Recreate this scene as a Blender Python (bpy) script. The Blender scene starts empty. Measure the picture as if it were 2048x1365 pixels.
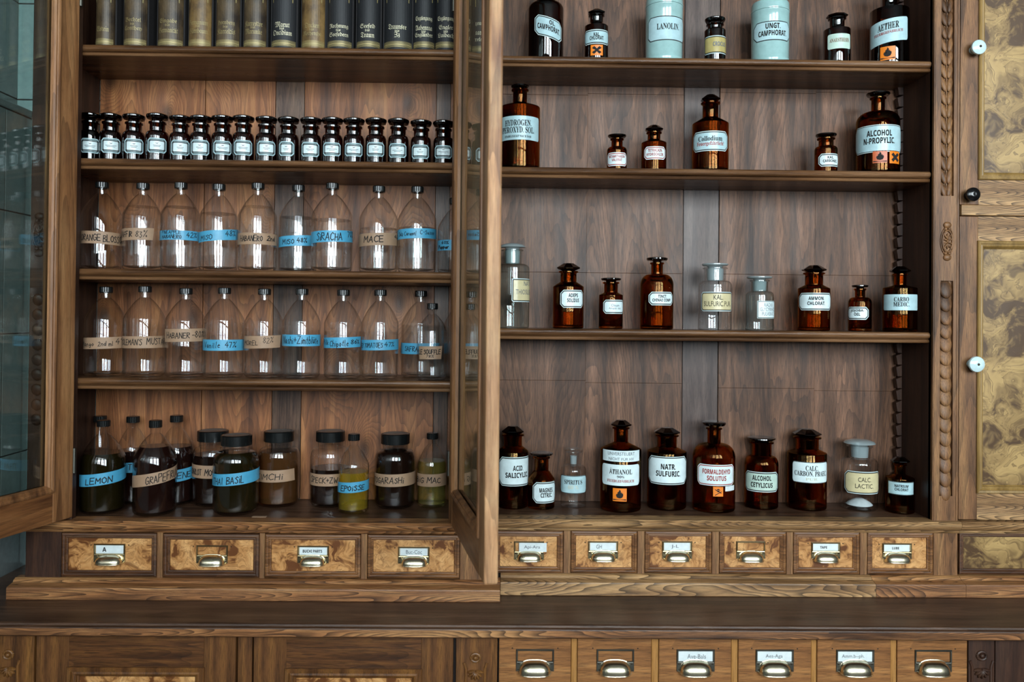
import bpy, bmesh, math, random
from mathutils import Vector, Matrix
PI = math.pi
sc = bpy.context.scene
COL = bpy.context.collection

# ---------------------------------------------------------------- camera, world, light, exposure
EYE = 1.60
FPX = 2048 * 28 / 36
YAW, PITCH, ROLL, PY0 = -0.01147, 0.00932, 0.00964, 619.4
cam_d = bpy.data.cameras.new('camera'); cam = bpy.data.objects.new('camera', cam_d); COL.objects.link(cam)
cam_d.sensor_width = 36; cam_d.lens = 28; cam_d.shift_y = -(682.5 - PY0) / 2048
cam.location = (0, 0, EYE)
CR = Matrix.Rotation(YAW, 3, 'Z') @ Matrix.Rotation(PI / 2 + PITCH, 3, 'X') @ Matrix.Rotation(ROLL, 3, 'Z')
cam.rotation_euler = CR.to_euler()
cam_d.clip_start = 0.05
cam_d.dof.use_dof = True; cam_d.dof.focus_distance = 2.06; cam_d.dof.aperture_fstop = 2.8
sc.camera = cam
sc.view_settings.view_transform = 'Standard'; sc.view_settings.look = 'None'
sc.view_settings.exposure = 0.0; sc.view_settings.gamma = 1; sc.view_settings.use_curve_mapping = False
sc.cycles.max_bounces = 14; sc.cycles.diffuse_bounces = 3; sc.cycles.glossy_bounces = 4
sc.cycles.transmission_bounces = 12; sc.cycles.transparent_max_bounces = 40
sc.cycles.caustics_reflective = False; sc.cycles.caustics_refractive = False
sc.cycles.sample_clamp_indirect = 4.0; sc.cycles.blur_glossy = 0.5
sc.cycles.use_denoising = True
w = bpy.data.worlds.new('world'); sc.world = w; w.use_nodes = True
w.node_tree.nodes['Background'].inputs[0].default_value = (0.55, 0.75, 0.9, 1)
w.node_tree.nodes['Background'].inputs[1].default_value = 1.0
WINX = [(-0.60, 1.1), (0.90, 1.2), (2.45, 1.2)]       # centre, width of the three windows behind the camera
WINZ = (1.60, 3.55)
FRONT_Y = -2.3
LIGHT_W = 275.0
for k, (wx, ww) in enumerate(WINX):
    ld = bpy.data.lights.new('daylight', 'AREA'); ld.shape = 'RECTANGLE'
    ld.size = ww + .1; ld.size_y = WINZ[1] - WINZ[0] + .1
    ld.energy = LIGHT_W * (0.65, 1.0, 1.15)[k]; ld.color = (0.84, 0.95, 1.0)
    lo = bpy.data.objects.new('daylight', ld); COL.objects.link(lo)
    lo.location = (wx, FRONT_Y - 0.32, sum(WINZ) / 2)
    lo.rotation_euler = (Vector((0, 1, 0)).to_track_quat('-Z', 'Y')).to_euler()

# ---------------------------------------------------------------- pixel helpers
def ray(px, py):
    return CR @ Vector((px - 1024, -(py - PY0), -FPX))
def U(px, py, Y):
    d = ray(px, py); return Vector((0, 0, EYE)) + d * (Y / d.y)
def UX(px, py, Y): return U(px, py, Y).x
def UZ(px, py, Y): return U(px, py, Y).z
def on_z(px, py, z):
    d = ray(px, py); return Vector((0, 0, EYE)) + d * ((z - EYE) / d.z)
def PXM(px, py, Y): return (U(px + 1, py, Y) - U(px, py, Y)).length

# ---------------------------------------------------------------- materials
def lin(c):
    if isinstance(c, str):
        c = [int(c[i:i + 2], 16) / 255 for i in (0, 2, 4)]
        return tuple(v / 12.92 if v <= .04045 else ((v + .055) / 1.055) ** 2.4 for v in c) + (1,)
    return tuple(c) + (1,) if len(c) == 3 else tuple(c)
class NT:
    def __init__(s, name):
        s.m = bpy.data.materials.new(name); s.m.use_nodes = True; s.t = s.m.node_tree
        s.b = s.t.nodes['Principled BSDF']; s.out = s.t.nodes['Material Output']
    def n(s, typ, **kw):
        x = s.t.nodes.new(typ)
        for k, v in kw.items():
            if k.startswith('i_'):
                key = k[2:]; key = int(key) if key.isdigit() else key.replace('_', ' ')
                x.inputs[key].default_value = v
            else: setattr(x, k, v)
        return x
    def l(s, a, b): s.t.links.new(a, b)
    def ramp(s, fac, stops, interp='LINEAR'):
        r = s.n('ShaderNodeValToRGB'); e = r.color_ramp; e.interpolation = interp
        while len(e.elements) < len(stops): e.elements.new(0.5)
        for el, (p, c) in zip(e.elements, stops): el.position = p; el.color = lin(c)
        s.l(fac, r.inputs[0]); return r.outputs[0]
    def mapping(s, scale=(1, 1, 1), loc=(0, 0, 0)):
        tc = s.n('ShaderNodeTexCoord'); mp = s.n('ShaderNodeMapping')
        mp.inputs['Scale'].default_value = scale; mp.inputs['Location'].default_value = loc
        s.l(tc.outputs['Object'], mp.inputs['Vector']); return mp.outputs[0]
    def noise(s, vec, scale, detail=3, rough=.55, dist=0):
        n = s.n('ShaderNodeTexNoise'); n.inputs['Scale'].default_value = scale; n.inputs['Detail'].default_value = detail
        n.inputs['Roughness'].default_value = rough; n.inputs['Distortion'].default_value = dist
        s.l(vec, n.inputs['Vector']); return n.outputs['Fac']
    def math(s, op, a, b=None, c=None):
        m = s.n('ShaderNodeMath', operation=op)
        for i, v in enumerate((a, b, c)):
            if v is None: continue
            if isinstance(v, (int, float)): m.inputs[i].default_value = v
            else: s.l(v, m.inputs[i])
        return m.outputs[0]
    def mix(s, f, a, b, mode='MIX'):
        m = s.n('ShaderNodeMix', data_type='RGBA', blend_type=mode)
        for i, v in ((0, f), (6, a), (7, b)):
            if isinstance(v, (int, float)): m.inputs[i].default_value = v
            elif isinstance(v, (tuple, str)): m.inputs[i].default_value = lin(v)
            else: s.l(v, m.inputs[i])
        return m.outputs[2]
def plain(name, col, rough=.5, metal=0, spec=.5, coat=0, bump=0):
    t = NT(name); t.b.inputs['Base Color'].default_value = lin(col); t.b.inputs['Roughness'].default_value = rough
    t.b.inputs['Metallic'].default_value = metal; t.b.inputs['Specular IOR Level'].default_value = spec
    t.b.inputs['Coat Weight'].default_value = coat
    v = t.noise(t.mapping(), 60, 3)
    c = t.mix(.12, lin(col), t.ramp(v, [(.3, (0, 0, 0)), (.7, tuple(min(1, 1.3 * x) for x in lin(col)[:3]))]))
    t.l(c, t.b.inputs['Base Color'])
    if bump:
        b = t.n('ShaderNodeBump', i_Strength=bump); t.l(t.noise(t.mapping(), 150, 3), b.inputs['Height']); t.l(b.outputs[0], t.b.inputs['Normal'])
    return t.m
def wood(name, axis, dark, mid, light, rings=9.0, stretch=.09, warp=1.0, rough=.42, fibre=.45, line=.5, seed=0, coat=0.0, knots=False, wear=0.0, rv=.12, spec=.36):
    """grain runs along `axis`; rings give the cathedral figure"""
    t = NT(name)
    ax = 'XYZ'.index(axis); s = [1, 1, 1]; s[ax] = stretch
    vec = t.mapping(tuple(s), (seed * 1.7, seed * .9, seed * 2.3))
    big = t.noise(vec, 3.2 * warp, 2, .5)
    med = t.noise(vec, 11, 3, .6)
    k = t.math('MULTIPLY_ADD', med, .10, big)
    if knots:
        kv = t.mapping(tuple(5.2 if i != ax else 2.6 for i in range(3)), (seed + .37, 0, seed * .61))
        sx = t.n('ShaderNodeSeparateXYZ'); cx_ = t.n('ShaderNodeCombineXYZ'); t.l(kv, sx.inputs[0]); t.l(sx.outputs[0], cx_.inputs[0]); t.l(sx.outputs[2], cx_.inputs[1])
        vo = t.n('ShaderNodeTexVoronoi', feature='F1', voronoi_dimensions='2D', i_Scale=1.0); t.l(cx_.outputs[0], vo.inputs['Vector'])
        kd = vo.outputs['Distance']
        kn = t.math('POWER', t.math('SUBTRACT', 1.0, t.math('MINIMUM', t.math('MULTIPLY', kd, 2.6), 1.0)), 2.0)
        k = t.math('MULTIPLY_ADD', kn, .22, k)
    ringv = t.math('MULTIPLY', k, rings * 9.0)
    saw = t.math('FRACT', ringv)
    rg = t.math('POWER', saw, 1.8)
    s2 = [70, 70, 70]; s2[ax] = 3.2
    fv = t.mapping(tuple(s2), (seed, 0, 0)); fib = t.noise(fv, 9, 4, .7)
    s3 = [9, 9, 9]; s3[ax] = .7
    stk = t.noise(t.mapping(tuple(s3), (0, seed, seed)), 3.5, 3, .6)
    base = t.ramp(stk, [(.28, dark), (.5, mid), (.75, light)])
    c = t.mix(t.math('MULTIPLY', rg, line), base, tuple(x * .55 for x in lin(dark)[:3]))
    c = t.mix(fibre, c, t.mix(1.0, c, t.ramp(fib, [(.34, (.12, .10, .09)), (.5, (.92, .92, .92)), (.68, (1.32, 1.28, 1.24))]), 'MULTIPLY'))
    if knots:
        km = t.ramp(kd, [(.0, (1, 1, 1)), (.045, (.8, .8, .8)), (.11, (0, 0, 0))])
        c = t.mix(t.math('MULTIPLY', km, .8), c, tuple(x * .25 for x in lin(dark)[:3]))
    if wear:
        wv = t.noise(t.mapping((1, 1, 1), (seed, 3, 1)), 7, 5, .65)
        c = t.mix(t.math('MULTIPLY', t.ramp(wv, [(.45, (0, 0, 0)), (.7, (1, 1, 1))]), wear), c, tuple(min(1, x * 1.8) for x in lin(light)[:3]))
    t.l(c, t.b.inputs['Base Color'])
    rr = t.n('ShaderNodeMapRange', i_3=rough - rv, i_4=rough + rv + .03); t.l(t.noise(vec, 14, 4, .6), rr.inputs[0]); t.l(rr.outputs[0], t.b.inputs['Roughness'])
    b = t.n('ShaderNodeBump', i_Strength=.22, i_Distance=.002)
    t.l(t.math('ADD', t.math('MULTIPLY', fib, .8), t.math('MULTIPLY', rg, -.5)), b.inputs['Height']); t.l(b.outputs[0], t.b.inputs['Normal'])
    t.b.inputs['Specular IOR Level'].default_value = spec
    t.b.inputs['Coat Weight'].default_value = coat; t.b.inputs['Coat Roughness'].default_value = .25
    return t.m
def burl(name, seed, dark='5a3517', mid='b07f45', light='d6a866', contrast=1.0, scale=1.0, rough=.35):
    t = NT(name); v = t.mapping((1, 1, 1.15), (seed * 1.31, 0, seed * .77))
    w1 = t.noise(v, 9 * scale, 2, .5, 0.4)
    warped = t.n('ShaderNodeVectorMath', operation='ADD')
    nz = t.n('ShaderNodeTexNoise', i_Scale=13 * scale, i_Detail=2.0); t.l(v, nz.inputs['Vector'])
    sc_ = t.n('ShaderNodeVectorMath', operation='SCALE'); sc_.inputs['Scale'].default_value = .11 / scale; t.l(nz.outputs['Color'], sc_.inputs[0])
    t.l(v, warped.inputs[0]); t.l(sc_.outputs[0], warped.inputs[1])
    sw = t.noise(warped.outputs[0], 16 * scale, 4, .6, 1.6)
    lines = t.math('FRACT', t.math('MULTIPLY', sw, 7))
    base = t.ramp(t.noise(warped.outputs[0], 15 * scale, 4, .65, .5), [(.40, dark), (.47, mid), (.62, light)])
    c = t.mix(t.math('MULTIPLY', t.math('POWER', lines, 3.0), .55 * contrast), base, dark)
    vo = t.n('ShaderNodeTexVoronoi', i_Scale=24 * scale); t.l(warped.outputs[0], vo.inputs['Vector'])
    eye = t.ramp(vo.outputs['Distance'], [(.1, (1, 1, 1)), (.22, (0, 0, 0))])
    c = t.mix(t.math('MULTIPLY', eye, .55 * contrast), c, dark)
    t.l(c, t.b.inputs['Base Color']); t.b.inputs['Roughness'].default_value = rough
    b = t.n('ShaderNodeBump', i_Strength=.25, i_Distance=.002); t.l(sw, b.inputs['Height']); t.l(b.outputs[0], t.b.inputs['Normal'])
    return t.m
def glass(name, tint, edge, ior=1.6, power=3.0, rough=0.0, haze=None):
    """glass wall: what passes through is tinted by the length of glass it crosses, the rest is mirrored by Fresnel"""
    t = NT(name); t.t.nodes.remove(t.b)
    lw = t.n('ShaderNodeLayerWeight', i_Blend=.5)
    f = t.math('POWER', lw.outputs['Facing'], power)
    col = t.mix(f, tint, edge)
    tr = t.n('ShaderNodeBsdfTransparent'); t.l(col, tr.inputs[0])
    gl = t.n('ShaderNodeBsdfGlossy', i_Roughness=rough); gl.inputs[0].default_value = (1, 1, 1, 1)
    fr = t.n('ShaderNodeFresnel', i_IOR=ior)
    geo = t.n('ShaderNodeNewGeometry')
    # keep the outer-side Fresnel on both sides of a thin wall
    t.l(t.math('MULTIPLY_ADD', geo.outputs['Backfacing'], 1 / ior - ior, ior), fr.inputs['IOR'])
    mx = t.n('ShaderNodeMixShader'); t.l(t.math('MINIMUM', t.math('MULTIPLY', fr.outputs[0], 1.15), .95), mx.inputs[0])
    body = tr.outputs[0]
    if haze:
        df = t.n('ShaderNodeBsdfDiffuse'); df.inputs[0].default_value = lin(haze[0])
        m2 = t.n('ShaderNodeMixShader', i_0=haze[1]); t.l(tr.outputs[0], m2.inputs[1]); t.l(df.outputs[0], m2.inputs[2]); body = m2.outputs[0]
    t.l(body, mx.inputs[1]); t.l(gl.outputs[0], mx.inputs[2]); t.l(mx.outputs[0], t.out.inputs['Surface'])
    return t.m

M = {}
M['oak_h'] = wood('oak_horizontal', 'X', '2e180c', '94633c', 'c4935f', rings=9, stretch=.10, warp=2.6, line=.85, rough=.46, fibre=.6, seed=1)
M['oak_h2'] = wood('oak_horizontal_second', 'X', '33200f', '97714a', 'c49c6c', rings=9, stretch=.10, warp=2.4, line=.85, rough=.46, fibre=.6, seed=5)
M['oak_top'] = wood('oak_worktop', 'X', '2a1a11', '4d3526', '664a37', rings=4, stretch=.07, warp=1.8, line=.45, rough=.34, fibre=.5, seed=3)
M['oak_v'] = wood('oak_vertical', 'Z', '35200f', '785233', '9a7047', rings=3, stretch=.08, line=.45, rough=.48, fibre=.7, seed=2)
M['oak_dark'] = wood('dark_oak_vertical', 'Z', '1e100a', '3b2317', '4c3120', rings=2, stretch=.08, line=.3, rough=.5, fibre=.6, seed=4)
M['oak_dark_h'] = wood('dark_oak_horizontal', 'X', '26150b', '553520', '735030', rings=3, stretch=.1, warp=2, line=.5, rough=.46, fibre=.6, seed=8)
M['rail_h'] = wood('oak_rail', 'X', '331d0d', '71492a', '97693f', rings=5, stretch=.1, warp=2.4, line=.6, rough=.44, fibre=.6, seed=9)
M['shelf'] = wood('shelf_oak', 'X', '2e1a0f', '634329', '866345', rings=2, stretch=.06, line=.3, rough=.28, fibre=.4, seed=6)
M['pine'] = wood('pine_back_boards', 'Z', '4b2b18', '8c5835', 'b27a4c', rings=7, stretch=.11, warp=1.3, line=.5, rough=.44, fibre=.45, seed=7, knots=True)
M['pine_batten'] = wood('pine_back_batten', 'Z', '2f1e16', '584032', '745a46', rings=4, stretch=.08, warp=1.6, line=.4, rough=.38, fibre=.7, seed=17)
M['backoak'] = wood('oak_back_boards', 'Z', '2c1a10', '5f402c', '866049', rings=7, stretch=.14, warp=1.1, line=.5, rough=.44, fibre=.75, seed=11, knots=False, rv=.16, spec=.28)
M['backoak_batten'] = wood('oak_back_batten', 'Z', '2f211d', '50403a', '6c5b52', rings=2, stretch=.06, line=.3, rough=.38, fibre=.65, seed=12, rv=.10, spec=.32)
M['door_in'] = wood('door_pine', 'Z', '4d2f1b', '8a5d39', 'ae8054', rings=4, stretch=.10, line=.45, rough=.45, fibre=.45, seed=13, knots=False)
M['door_in_h'] = wood('door_pine_rail', 'X', '4a2a16', '7a4e2c', '986a40', rings=3, stretch=.10, line=.35, rough=.45, fibre=.4, seed=14)
M['door_worn'] = wood('door_edge_worn', 'Z', '6b4228', 'b98a60', 'dcb389', rings=4, stretch=.14, line=.5, rough=.5, fibre=.4, seed=15, wear=.12)
M['drawer_oak'] = wood('drawer_plain_oak', 'X', '5a3517', '8d5d32', 'ab7a48', rings=3, stretch=.3, line=.3, rough=.45, fibre=.65, seed=16)
M['divider_oak'] = wood('drawer_divider_oak', 'Z', '6a4218', '94652f', 'b28046', rings=1, stretch=.1, line=.2, rough=.45, fibre=.4, seed=18)
M['lower_oak'] = wood('lower_door_oak', 'Z', '331c0c', '674121', '875b2c', rings=2, stretch=.1, line=.35, rough=.43, fibre=.75, seed=19)
M['lower_oak_h'] = wood('lower_door_oak_rail', 'X', '2a160a', '5c381b', '825728', rings=3, stretch=.16, warp=3, line=.5, rough=.43, fibre=.75, seed=20)
M['bead'] = plain('moulding_oak', '8a6138', .4)
M['bead_dark'] = plain('moulding_dark_oak', '4b3220', .4)
M['gap'] = plain('shadow_gap_oak', '1c110d', .8)
for i in range(6): M['burl%d' % i] = burl('burl_veneer_%s' % 'abcdef'[i], i * 3.1 + 1, '5f3618', 'b07c48', 'd09e66', contrast=1.1)
M['burl_door'] = burl('burl_door_veneer', 4.4, '4b3520', '866a41', 'a98a58', contrast=1.2, scale=.62, rough=.36)
M['brass'] = plain('brass', 'b9a982', .25, 1)
M['brass_dull'] = plain('tarnished_brass', '64625a', .42, 1)
M['brass_pol'] = plain('polished_brass', 'e2d6b8', .24, 1)
M['screw'] = plain('dark_screw', '3a3128', .4, .8)
M['card'] = plain('card_paper', 'd3dcdc', .7)
M['ink'] = plain('black_ink', '12100f', .85)
M['ink_red'] = plain('red_ink', '8f2a22', .5)
M['ink_grey'] = plain('grey_ink', '5a5f66', .6)
M['ink_brown'] = plain('brown_ink', '7a5a44', .6)
M['ink_faint'] = plain('faded_ink', 'b7bba8', .6)
M['l_white'] = plain('label_enamel_white', 'd4e4e6', .24, spec=.4)
M['l_blue'] = plain('label_enamel_blue_white', 'a9c6cb', .24, spec=.4)
M['l_cream'] = plain('label_enamel_cream', 'c9bd94', .24, spec=.4)
M['l_ochre'] = plain('label_enamel_ochre', 'ac9c62', .24, spec=.4)
M['l_green'] = plain('label_enamel_pale_green', 'b9cfc2', .24, spec=.4)
M['l_border'] = plain('label_outer_rim', 'bfcfce', .2)
M['orange'] = plain('orange_sticker', 'e07a1c', .4)
M['orange_f'] = plain('faded_orange_sticker', 'b8572a', .4)
M['tape_blue'] = plain('blue_tape', '4798ba', .42)
M['tape_brown'] = plain('brown_tape', '9a7c62', .55, bump=.1)
M['porcelain'] = plain('porcelain', '94b6b4', .12, coat=.4)
M['black_cap'] = plain('black_plastic', '0f1111', .22)
M['cap_disc'] = plain('grey_cap_disc', '5c5550', .4)
M['knob_white'] = plain('porcelain_knob', 'c4dbdd', .15, coat=.4)
M['knob_black'] = plain('black_knob', '0c0b0c', .18)
M['gold'] = plain('gold_blocking', '9c8d60', .4, .3)
M['gold_light'] = plain('pale_gold_blocking', 'd8d0b0', .4, .2)
M['leather_black'] = plain('black_leather', '151619', .6, bump=.2)
M['leather_boards'] = plain('black_cloth_boards', '120e0f', .8)
M['paper_edge'] = plain('book_paper', '8a7a62', .9)
def leather_tan(name, a, b, seed):
    t = NT(name); n = t.noise(t.mapping((1, 1, .6), (seed, seed, 0)), 26, 6, .7)
    t.l(t.ramp(n, [(.35, a), (.62, b)]), t.b.inputs['Base Color']); t.b.inputs['Roughness'].default_value = .4
    bb = t.n('ShaderNodeBump', i_Strength=.2); t.l(n, bb.inputs['Height']); t.l(bb.outputs[0], t.b.inputs['Normal']); return t.m
M['leather_olive'] = leather_tan('worn_olive_leather', '231a13', '54442e', 1)
M['leather_tan'] = leather_tan('worn_tan_leather', '3b2a17', '7d623a', 5)
M['clear'] = glass('clear_glass', (.99, .995, .995), (.26, .31, .32), power=4.0)
M['clear_green'] = glass('greenish_clear_glass', (.90, .95, .94), (.16, .24, .23), power=3)
def real_glass(name, tint, ior=1.5):
    t = NT(name); t.t.nodes.remove(t.b); g = t.n('ShaderNodeBsdfGlass', i_Roughness=0.0, i_IOR=ior); g.inputs[0].default_value = lin(tint)
    t.l(g.outputs[0], t.out.inputs['Surface']); return t.m
M['amber'] = real_glass('amber_glass', (.70, .40, .17))
M['amber_dark'] = glass('dark_amber_glass', (.24, .085, .03), (.012, .004, .002), power=1.6)
M['frosted'] = glass('ground_glass', (.75, .83, .84), (.3, .36, .36), power=2, haze=((.45, .53, .54), .45))
M['amber_stop'] = glass('amber_stopper_glass', (.10, .03, .012), (.01, .004, .002), power=1.4)
M['amber_ground'] = glass('amber_ground_neck', (.30, .12, .03), (.05, .02, .01), power=2, haze=((.16, .09, .03), .5))
M['pane'] = glass('door_pane', (.90, .95, .93), (.5, .6, .57), power=4)
M['water'] = glass('clear_spirit', (.985, .99, .99), (.2, .22, .22), ior=1.36, power=5)
for nme, a, b, hz in (('liq_dark', (.045, .018, .008), (.004, .002, .001), ((.030, .013, .008), .28)), ('liq_red', (.10, .02, .012), (.008, .003, .002), ((.035, .012, .009), .28)),
                      ('liq_olive', (.16, .12, .012), (.02, .014, .002), ((.034, .024, .006), .24)), ('liq_amber', (.66, .40, .15), (.16, .07, .02), ((.16, .075, .025), .25)),
                      ('liq_yellow', (.95, .88, .30), (.45, .38, .06), ((.70, .52, .06), .10)), ('liq_pale', (.92, .9, .55), (.4, .4, .15), ((.5, .46, .18), .06))):
    M[nme] = glass(nme.replace('liq', 'liquid'), a, b, ior=1.36, power=2.5, haze=hz)
M['powder'] = plain('white_powder', 'b9c4c6', .9, bump=.6)
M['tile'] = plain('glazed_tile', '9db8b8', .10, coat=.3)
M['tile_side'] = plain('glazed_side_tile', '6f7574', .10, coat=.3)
M['grout'] = plain('grout', '241c1a', .8)
M['plaster'] = plain('plaster', '4c4d4a', .8)
M['floorm'] = wood('floor_boards', 'Y', '1f140e', '36251a', '463122', rings=3, seed=21)
M['frame_paint'] = plain('window_paint', 'c9cfcd', .4)

# ---------------------------------------------------------------- mesh builder
class MB:
    def __init__(s): s.v = []; s.f = []; s.mi = []; s.sm = []; s.cur = 0; s.smooth = False
    def add(s, vs, fs, smooth=None, mi=None):
        o = len(s.v); s.v += [tuple(x) for x in vs]
        for f in fs:
            s.f.append(tuple(i + o for i in f)); s.mi.append(s.cur if mi is None else mi); s.sm.append(s.smooth if smooth is None else smooth)
        return s
    def box(s, x0, x1, y0, y1, z0, z1, mi=None):
        x0, x1 = sorted((x0, x1)); y0, y1 = sorted((y0, y1)); z0, z1 = sorted((z0, z1))
        v = [(x, y, z) for x in (x0, x1) for y in (y0, y1) for z in (z0, z1)]
        return s.add(v, [(0, 1, 3, 2), (4, 6, 7, 5), (0, 4, 5, 1), (2, 3, 7, 6), (0, 2, 6, 4), (1, 5, 7, 3)], False, mi)
    def bbox(s, x0, x1, y0, y1, z0, z1, b=.002, mi=None):
        """box with chamfered edges all round"""
        x0, x1 = sorted((x0, x1)); y0, y1 = sorted((y0, y1)); z0, z1 = sorted((z0, z1))
        bm = bmesh.new(); bmesh.ops.create_cube(bm, size=1)
        for v in bm.verts: v.co = Vector(((x0 + x1) / 2 + v.co.x * (x1 - x0), (y0 + y1) / 2 + v.co.y * (y1 - y0), (z0 + z1) / 2 + v.co.z * (z1 - z0)))
        bmesh.ops.bevel(bm, geom=bm.edges[:], offset=b, segments=2, affect='EDGES', profile=.5)
        s.frombm(bm, mi=mi); return s
    def frombm(s, bm, smooth=False, mi=None):
        bm.verts.index_update(); s.add([v.co[:] for v in bm.verts], [[v.index for v in f.verts] for f in bm.faces], smooth, mi); bm.free()
    def extrude_x(s, prof, x0, x1, mi=None, smooth=False):
        """closed profile [(y,z)..] swept along x"""
        n = len(prof); v = [(x0, y, z) for y, z in prof] + [(x1, y, z) for y, z in prof]
        f = [(i, (i + 1) % n, n + (i + 1) % n, n + i) for i in range(n)]
        return s.add(v, f, smooth, mi).add(v, [tuple(range(n - 1, -1, -1)), tuple(range(n, 2 * n))], False, mi)
    def extrude_z(s, prof, z0, z1, mi=None, smooth=False):
        n = len(prof); v = [(x, y, z0) for x, y in prof] + [(x, y, z1) for x, y in prof]
        f = [(i, (i + 1) % n, n + (i + 1) % n, n + i) for i in range(n)]
        return s.add(v, f, smooth, mi).add(v, [tuple(range(n - 1, -1, -1)), tuple(range(n, 2 * n))], False, mi)
    def ring(s, x0, x1, z0, z1, prof, y, sgn=-1, mi=None):
        """mitred moulding: prof = [(inset, rise)..] from the outer edge inwards, rising towards the viewer (-y)"""
        loops = []
        for ins, rise in prof:
            yy = y + sgn * rise
            loops.append([(x0 + ins, yy, z0 + ins), (x1 - ins, yy, z0 + ins), (x1 - ins, yy, z1 - ins), (x0 + ins, yy, z1 - ins)])
        v = [p for l in loops for p in l]; f = []
        for k in range(len(loops) - 1):
            for i in range(4): f.append((k * 4 + i, k * 4 + (i + 1) % 4, (k + 1) * 4 + (i + 1) % 4, (k + 1) * 4 + i))
        return s.add(v, f, False, mi)
    def lathe(s, prof, c=(0, 0, 0), seg=40, smooth=True, mi=None, sharp=None, phase=0, flute=None):
        """prof = [(r,z)..] bottom to top; closed at r=0 ends"""
        v = []; f = []; rows = []
        for r, z in prof:
            if r < 1e-6: rows.append([len(v)]); v.append((c[0], c[1], c[2] + z))
            else:
                rows.append(list(range(len(v), len(v) + seg)))
                for i in range(seg):
                    a = 2 * PI * i / seg + phase; rr = r * (flute[1] if flute and i % 2 else 1)
                    v.append((c[0] + rr * math.cos(a), c[1] + rr * math.sin(a), c[2] + z))
        for a, b in zip(rows, rows[1:]):
            if len(a) == 1 and len(b) == 1: continue
            for i in range(seg):
                j = (i + 1) % seg
                if len(a) == 1: f.append((a[0], b[j], b[i]))
                elif len(b) == 1: f.append((a[i], a[j], b[0]))
                else: f.append((a[i], a[j], b[j], b[i]))
        return s.add(v, f, smooth, mi)
    def ellipsoid(s, c, r, seg=16, rings=8, rot=None, mi=None):
        v = []; f = []
        for j in range(rings + 1):
            t = PI * j / rings
            for i in range(seg):
                a = 2 * PI * i / seg; p = Vector((r[0] * math.sin(t) * math.cos(a), r[1] * math.sin(t) * math.sin(a), r[2] * math.cos(t)))
                if rot: p = rot @ p
                v.append(tuple(Vector(c) + p))
        for j in range(rings):
            for i in range(seg):
                k = (i + 1) % seg; f.append((j * seg + i, (j + 1) * seg + i, (j + 1) * seg + k, j * seg + k))
        return s.add(v, f, True, mi)
    def tube(s, pts, r, seg=10, mi=None):
        pts = [Vector(p) for p in pts]; v = []; f = []
        for i, p in enumerate(pts):
            d = (pts[min(i + 1, len(pts) - 1)] - pts[max(i - 1, 0)]).normalized()
            u = d.cross(Vector((0, 0, 1))) if abs(d.z) < .9 else d.cross(Vector((0, 1, 0))); u.normalize(); w_ = d.cross(u)
            rr = r[i] if isinstance(r, (list, tuple)) else r
            v += [tuple(p + rr * (math.cos(2 * PI * k / seg) * u + math.sin(2 * PI * k / seg) * w_)) for k in range(seg)]
        for i in range(len(pts) - 1):
            for k in range(seg): f.append((i * seg + k, i * seg + (k + 1) % seg, (i + 1) * seg + (k + 1) % seg, (i + 1) * seg + k))
        f.append(tuple(range(seg - 1, -1, -1))); f.append(tuple(range((len(pts) - 1) * seg, len(pts) * seg)))
        return s.add(v, f, True, mi)
    def build(s, name, mats, parent=None, loc=None, fix=True):
        """vertices are in world coordinates; loc moves the origin there"""
        if not isinstance(mats, (list, tuple)): mats = [mats]
        me = bpy.data.meshes.new(name)
        org = Vector(loc) if loc is not None else Vector((0, 0, 0))
        me.from_pydata([tuple(Vector(p) - org) for p in s.v], [], s.f); me.update()
        for m in mats: me.materials.append(M[m] if isinstance(m, str) else m)
        me.polygons.foreach_set('material_index', s.mi); me.polygons.foreach_set('use_smooth', s.sm)
        if fix:
            bm = bmesh.new(); bm.from_mesh(me); bmesh.ops.recalc_face_normals(bm, faces=bm.faces[:])
            for e in bm.edges:
                if len(e.link_faces) == 2 and e.calc_face_angle(0) > .7: e.smooth = False
            bm.to_mesh(me); bm.free()
        o = bpy.data.objects.new(name, me); COL.objects.link(o)
        o.location = org
        if parent is not None:
            o.parent = parent
            pl = world_of(parent); o.location = org - pl
        return o
def world_of(o):
    p = Vector(o.location)
    while o.parent is not None: o = o.parent; p = p + Vector(o.location)
    return p
def thing(name, label, cat, loc, group=None):
    o = bpy.data.objects.new(name, None); COL.objects.link(o); o.location = loc; o.empty_display_size = .05
    o['label'] = label; o['category'] = cat
    if group: o['group'] = group
    return o
def tag(o, label, cat, group=None):
    o['label'] = label; o['category'] = cat
    if group: o['group'] = group
    return o
def structure(o): o['kind'] = 'structure'; return o

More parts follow.
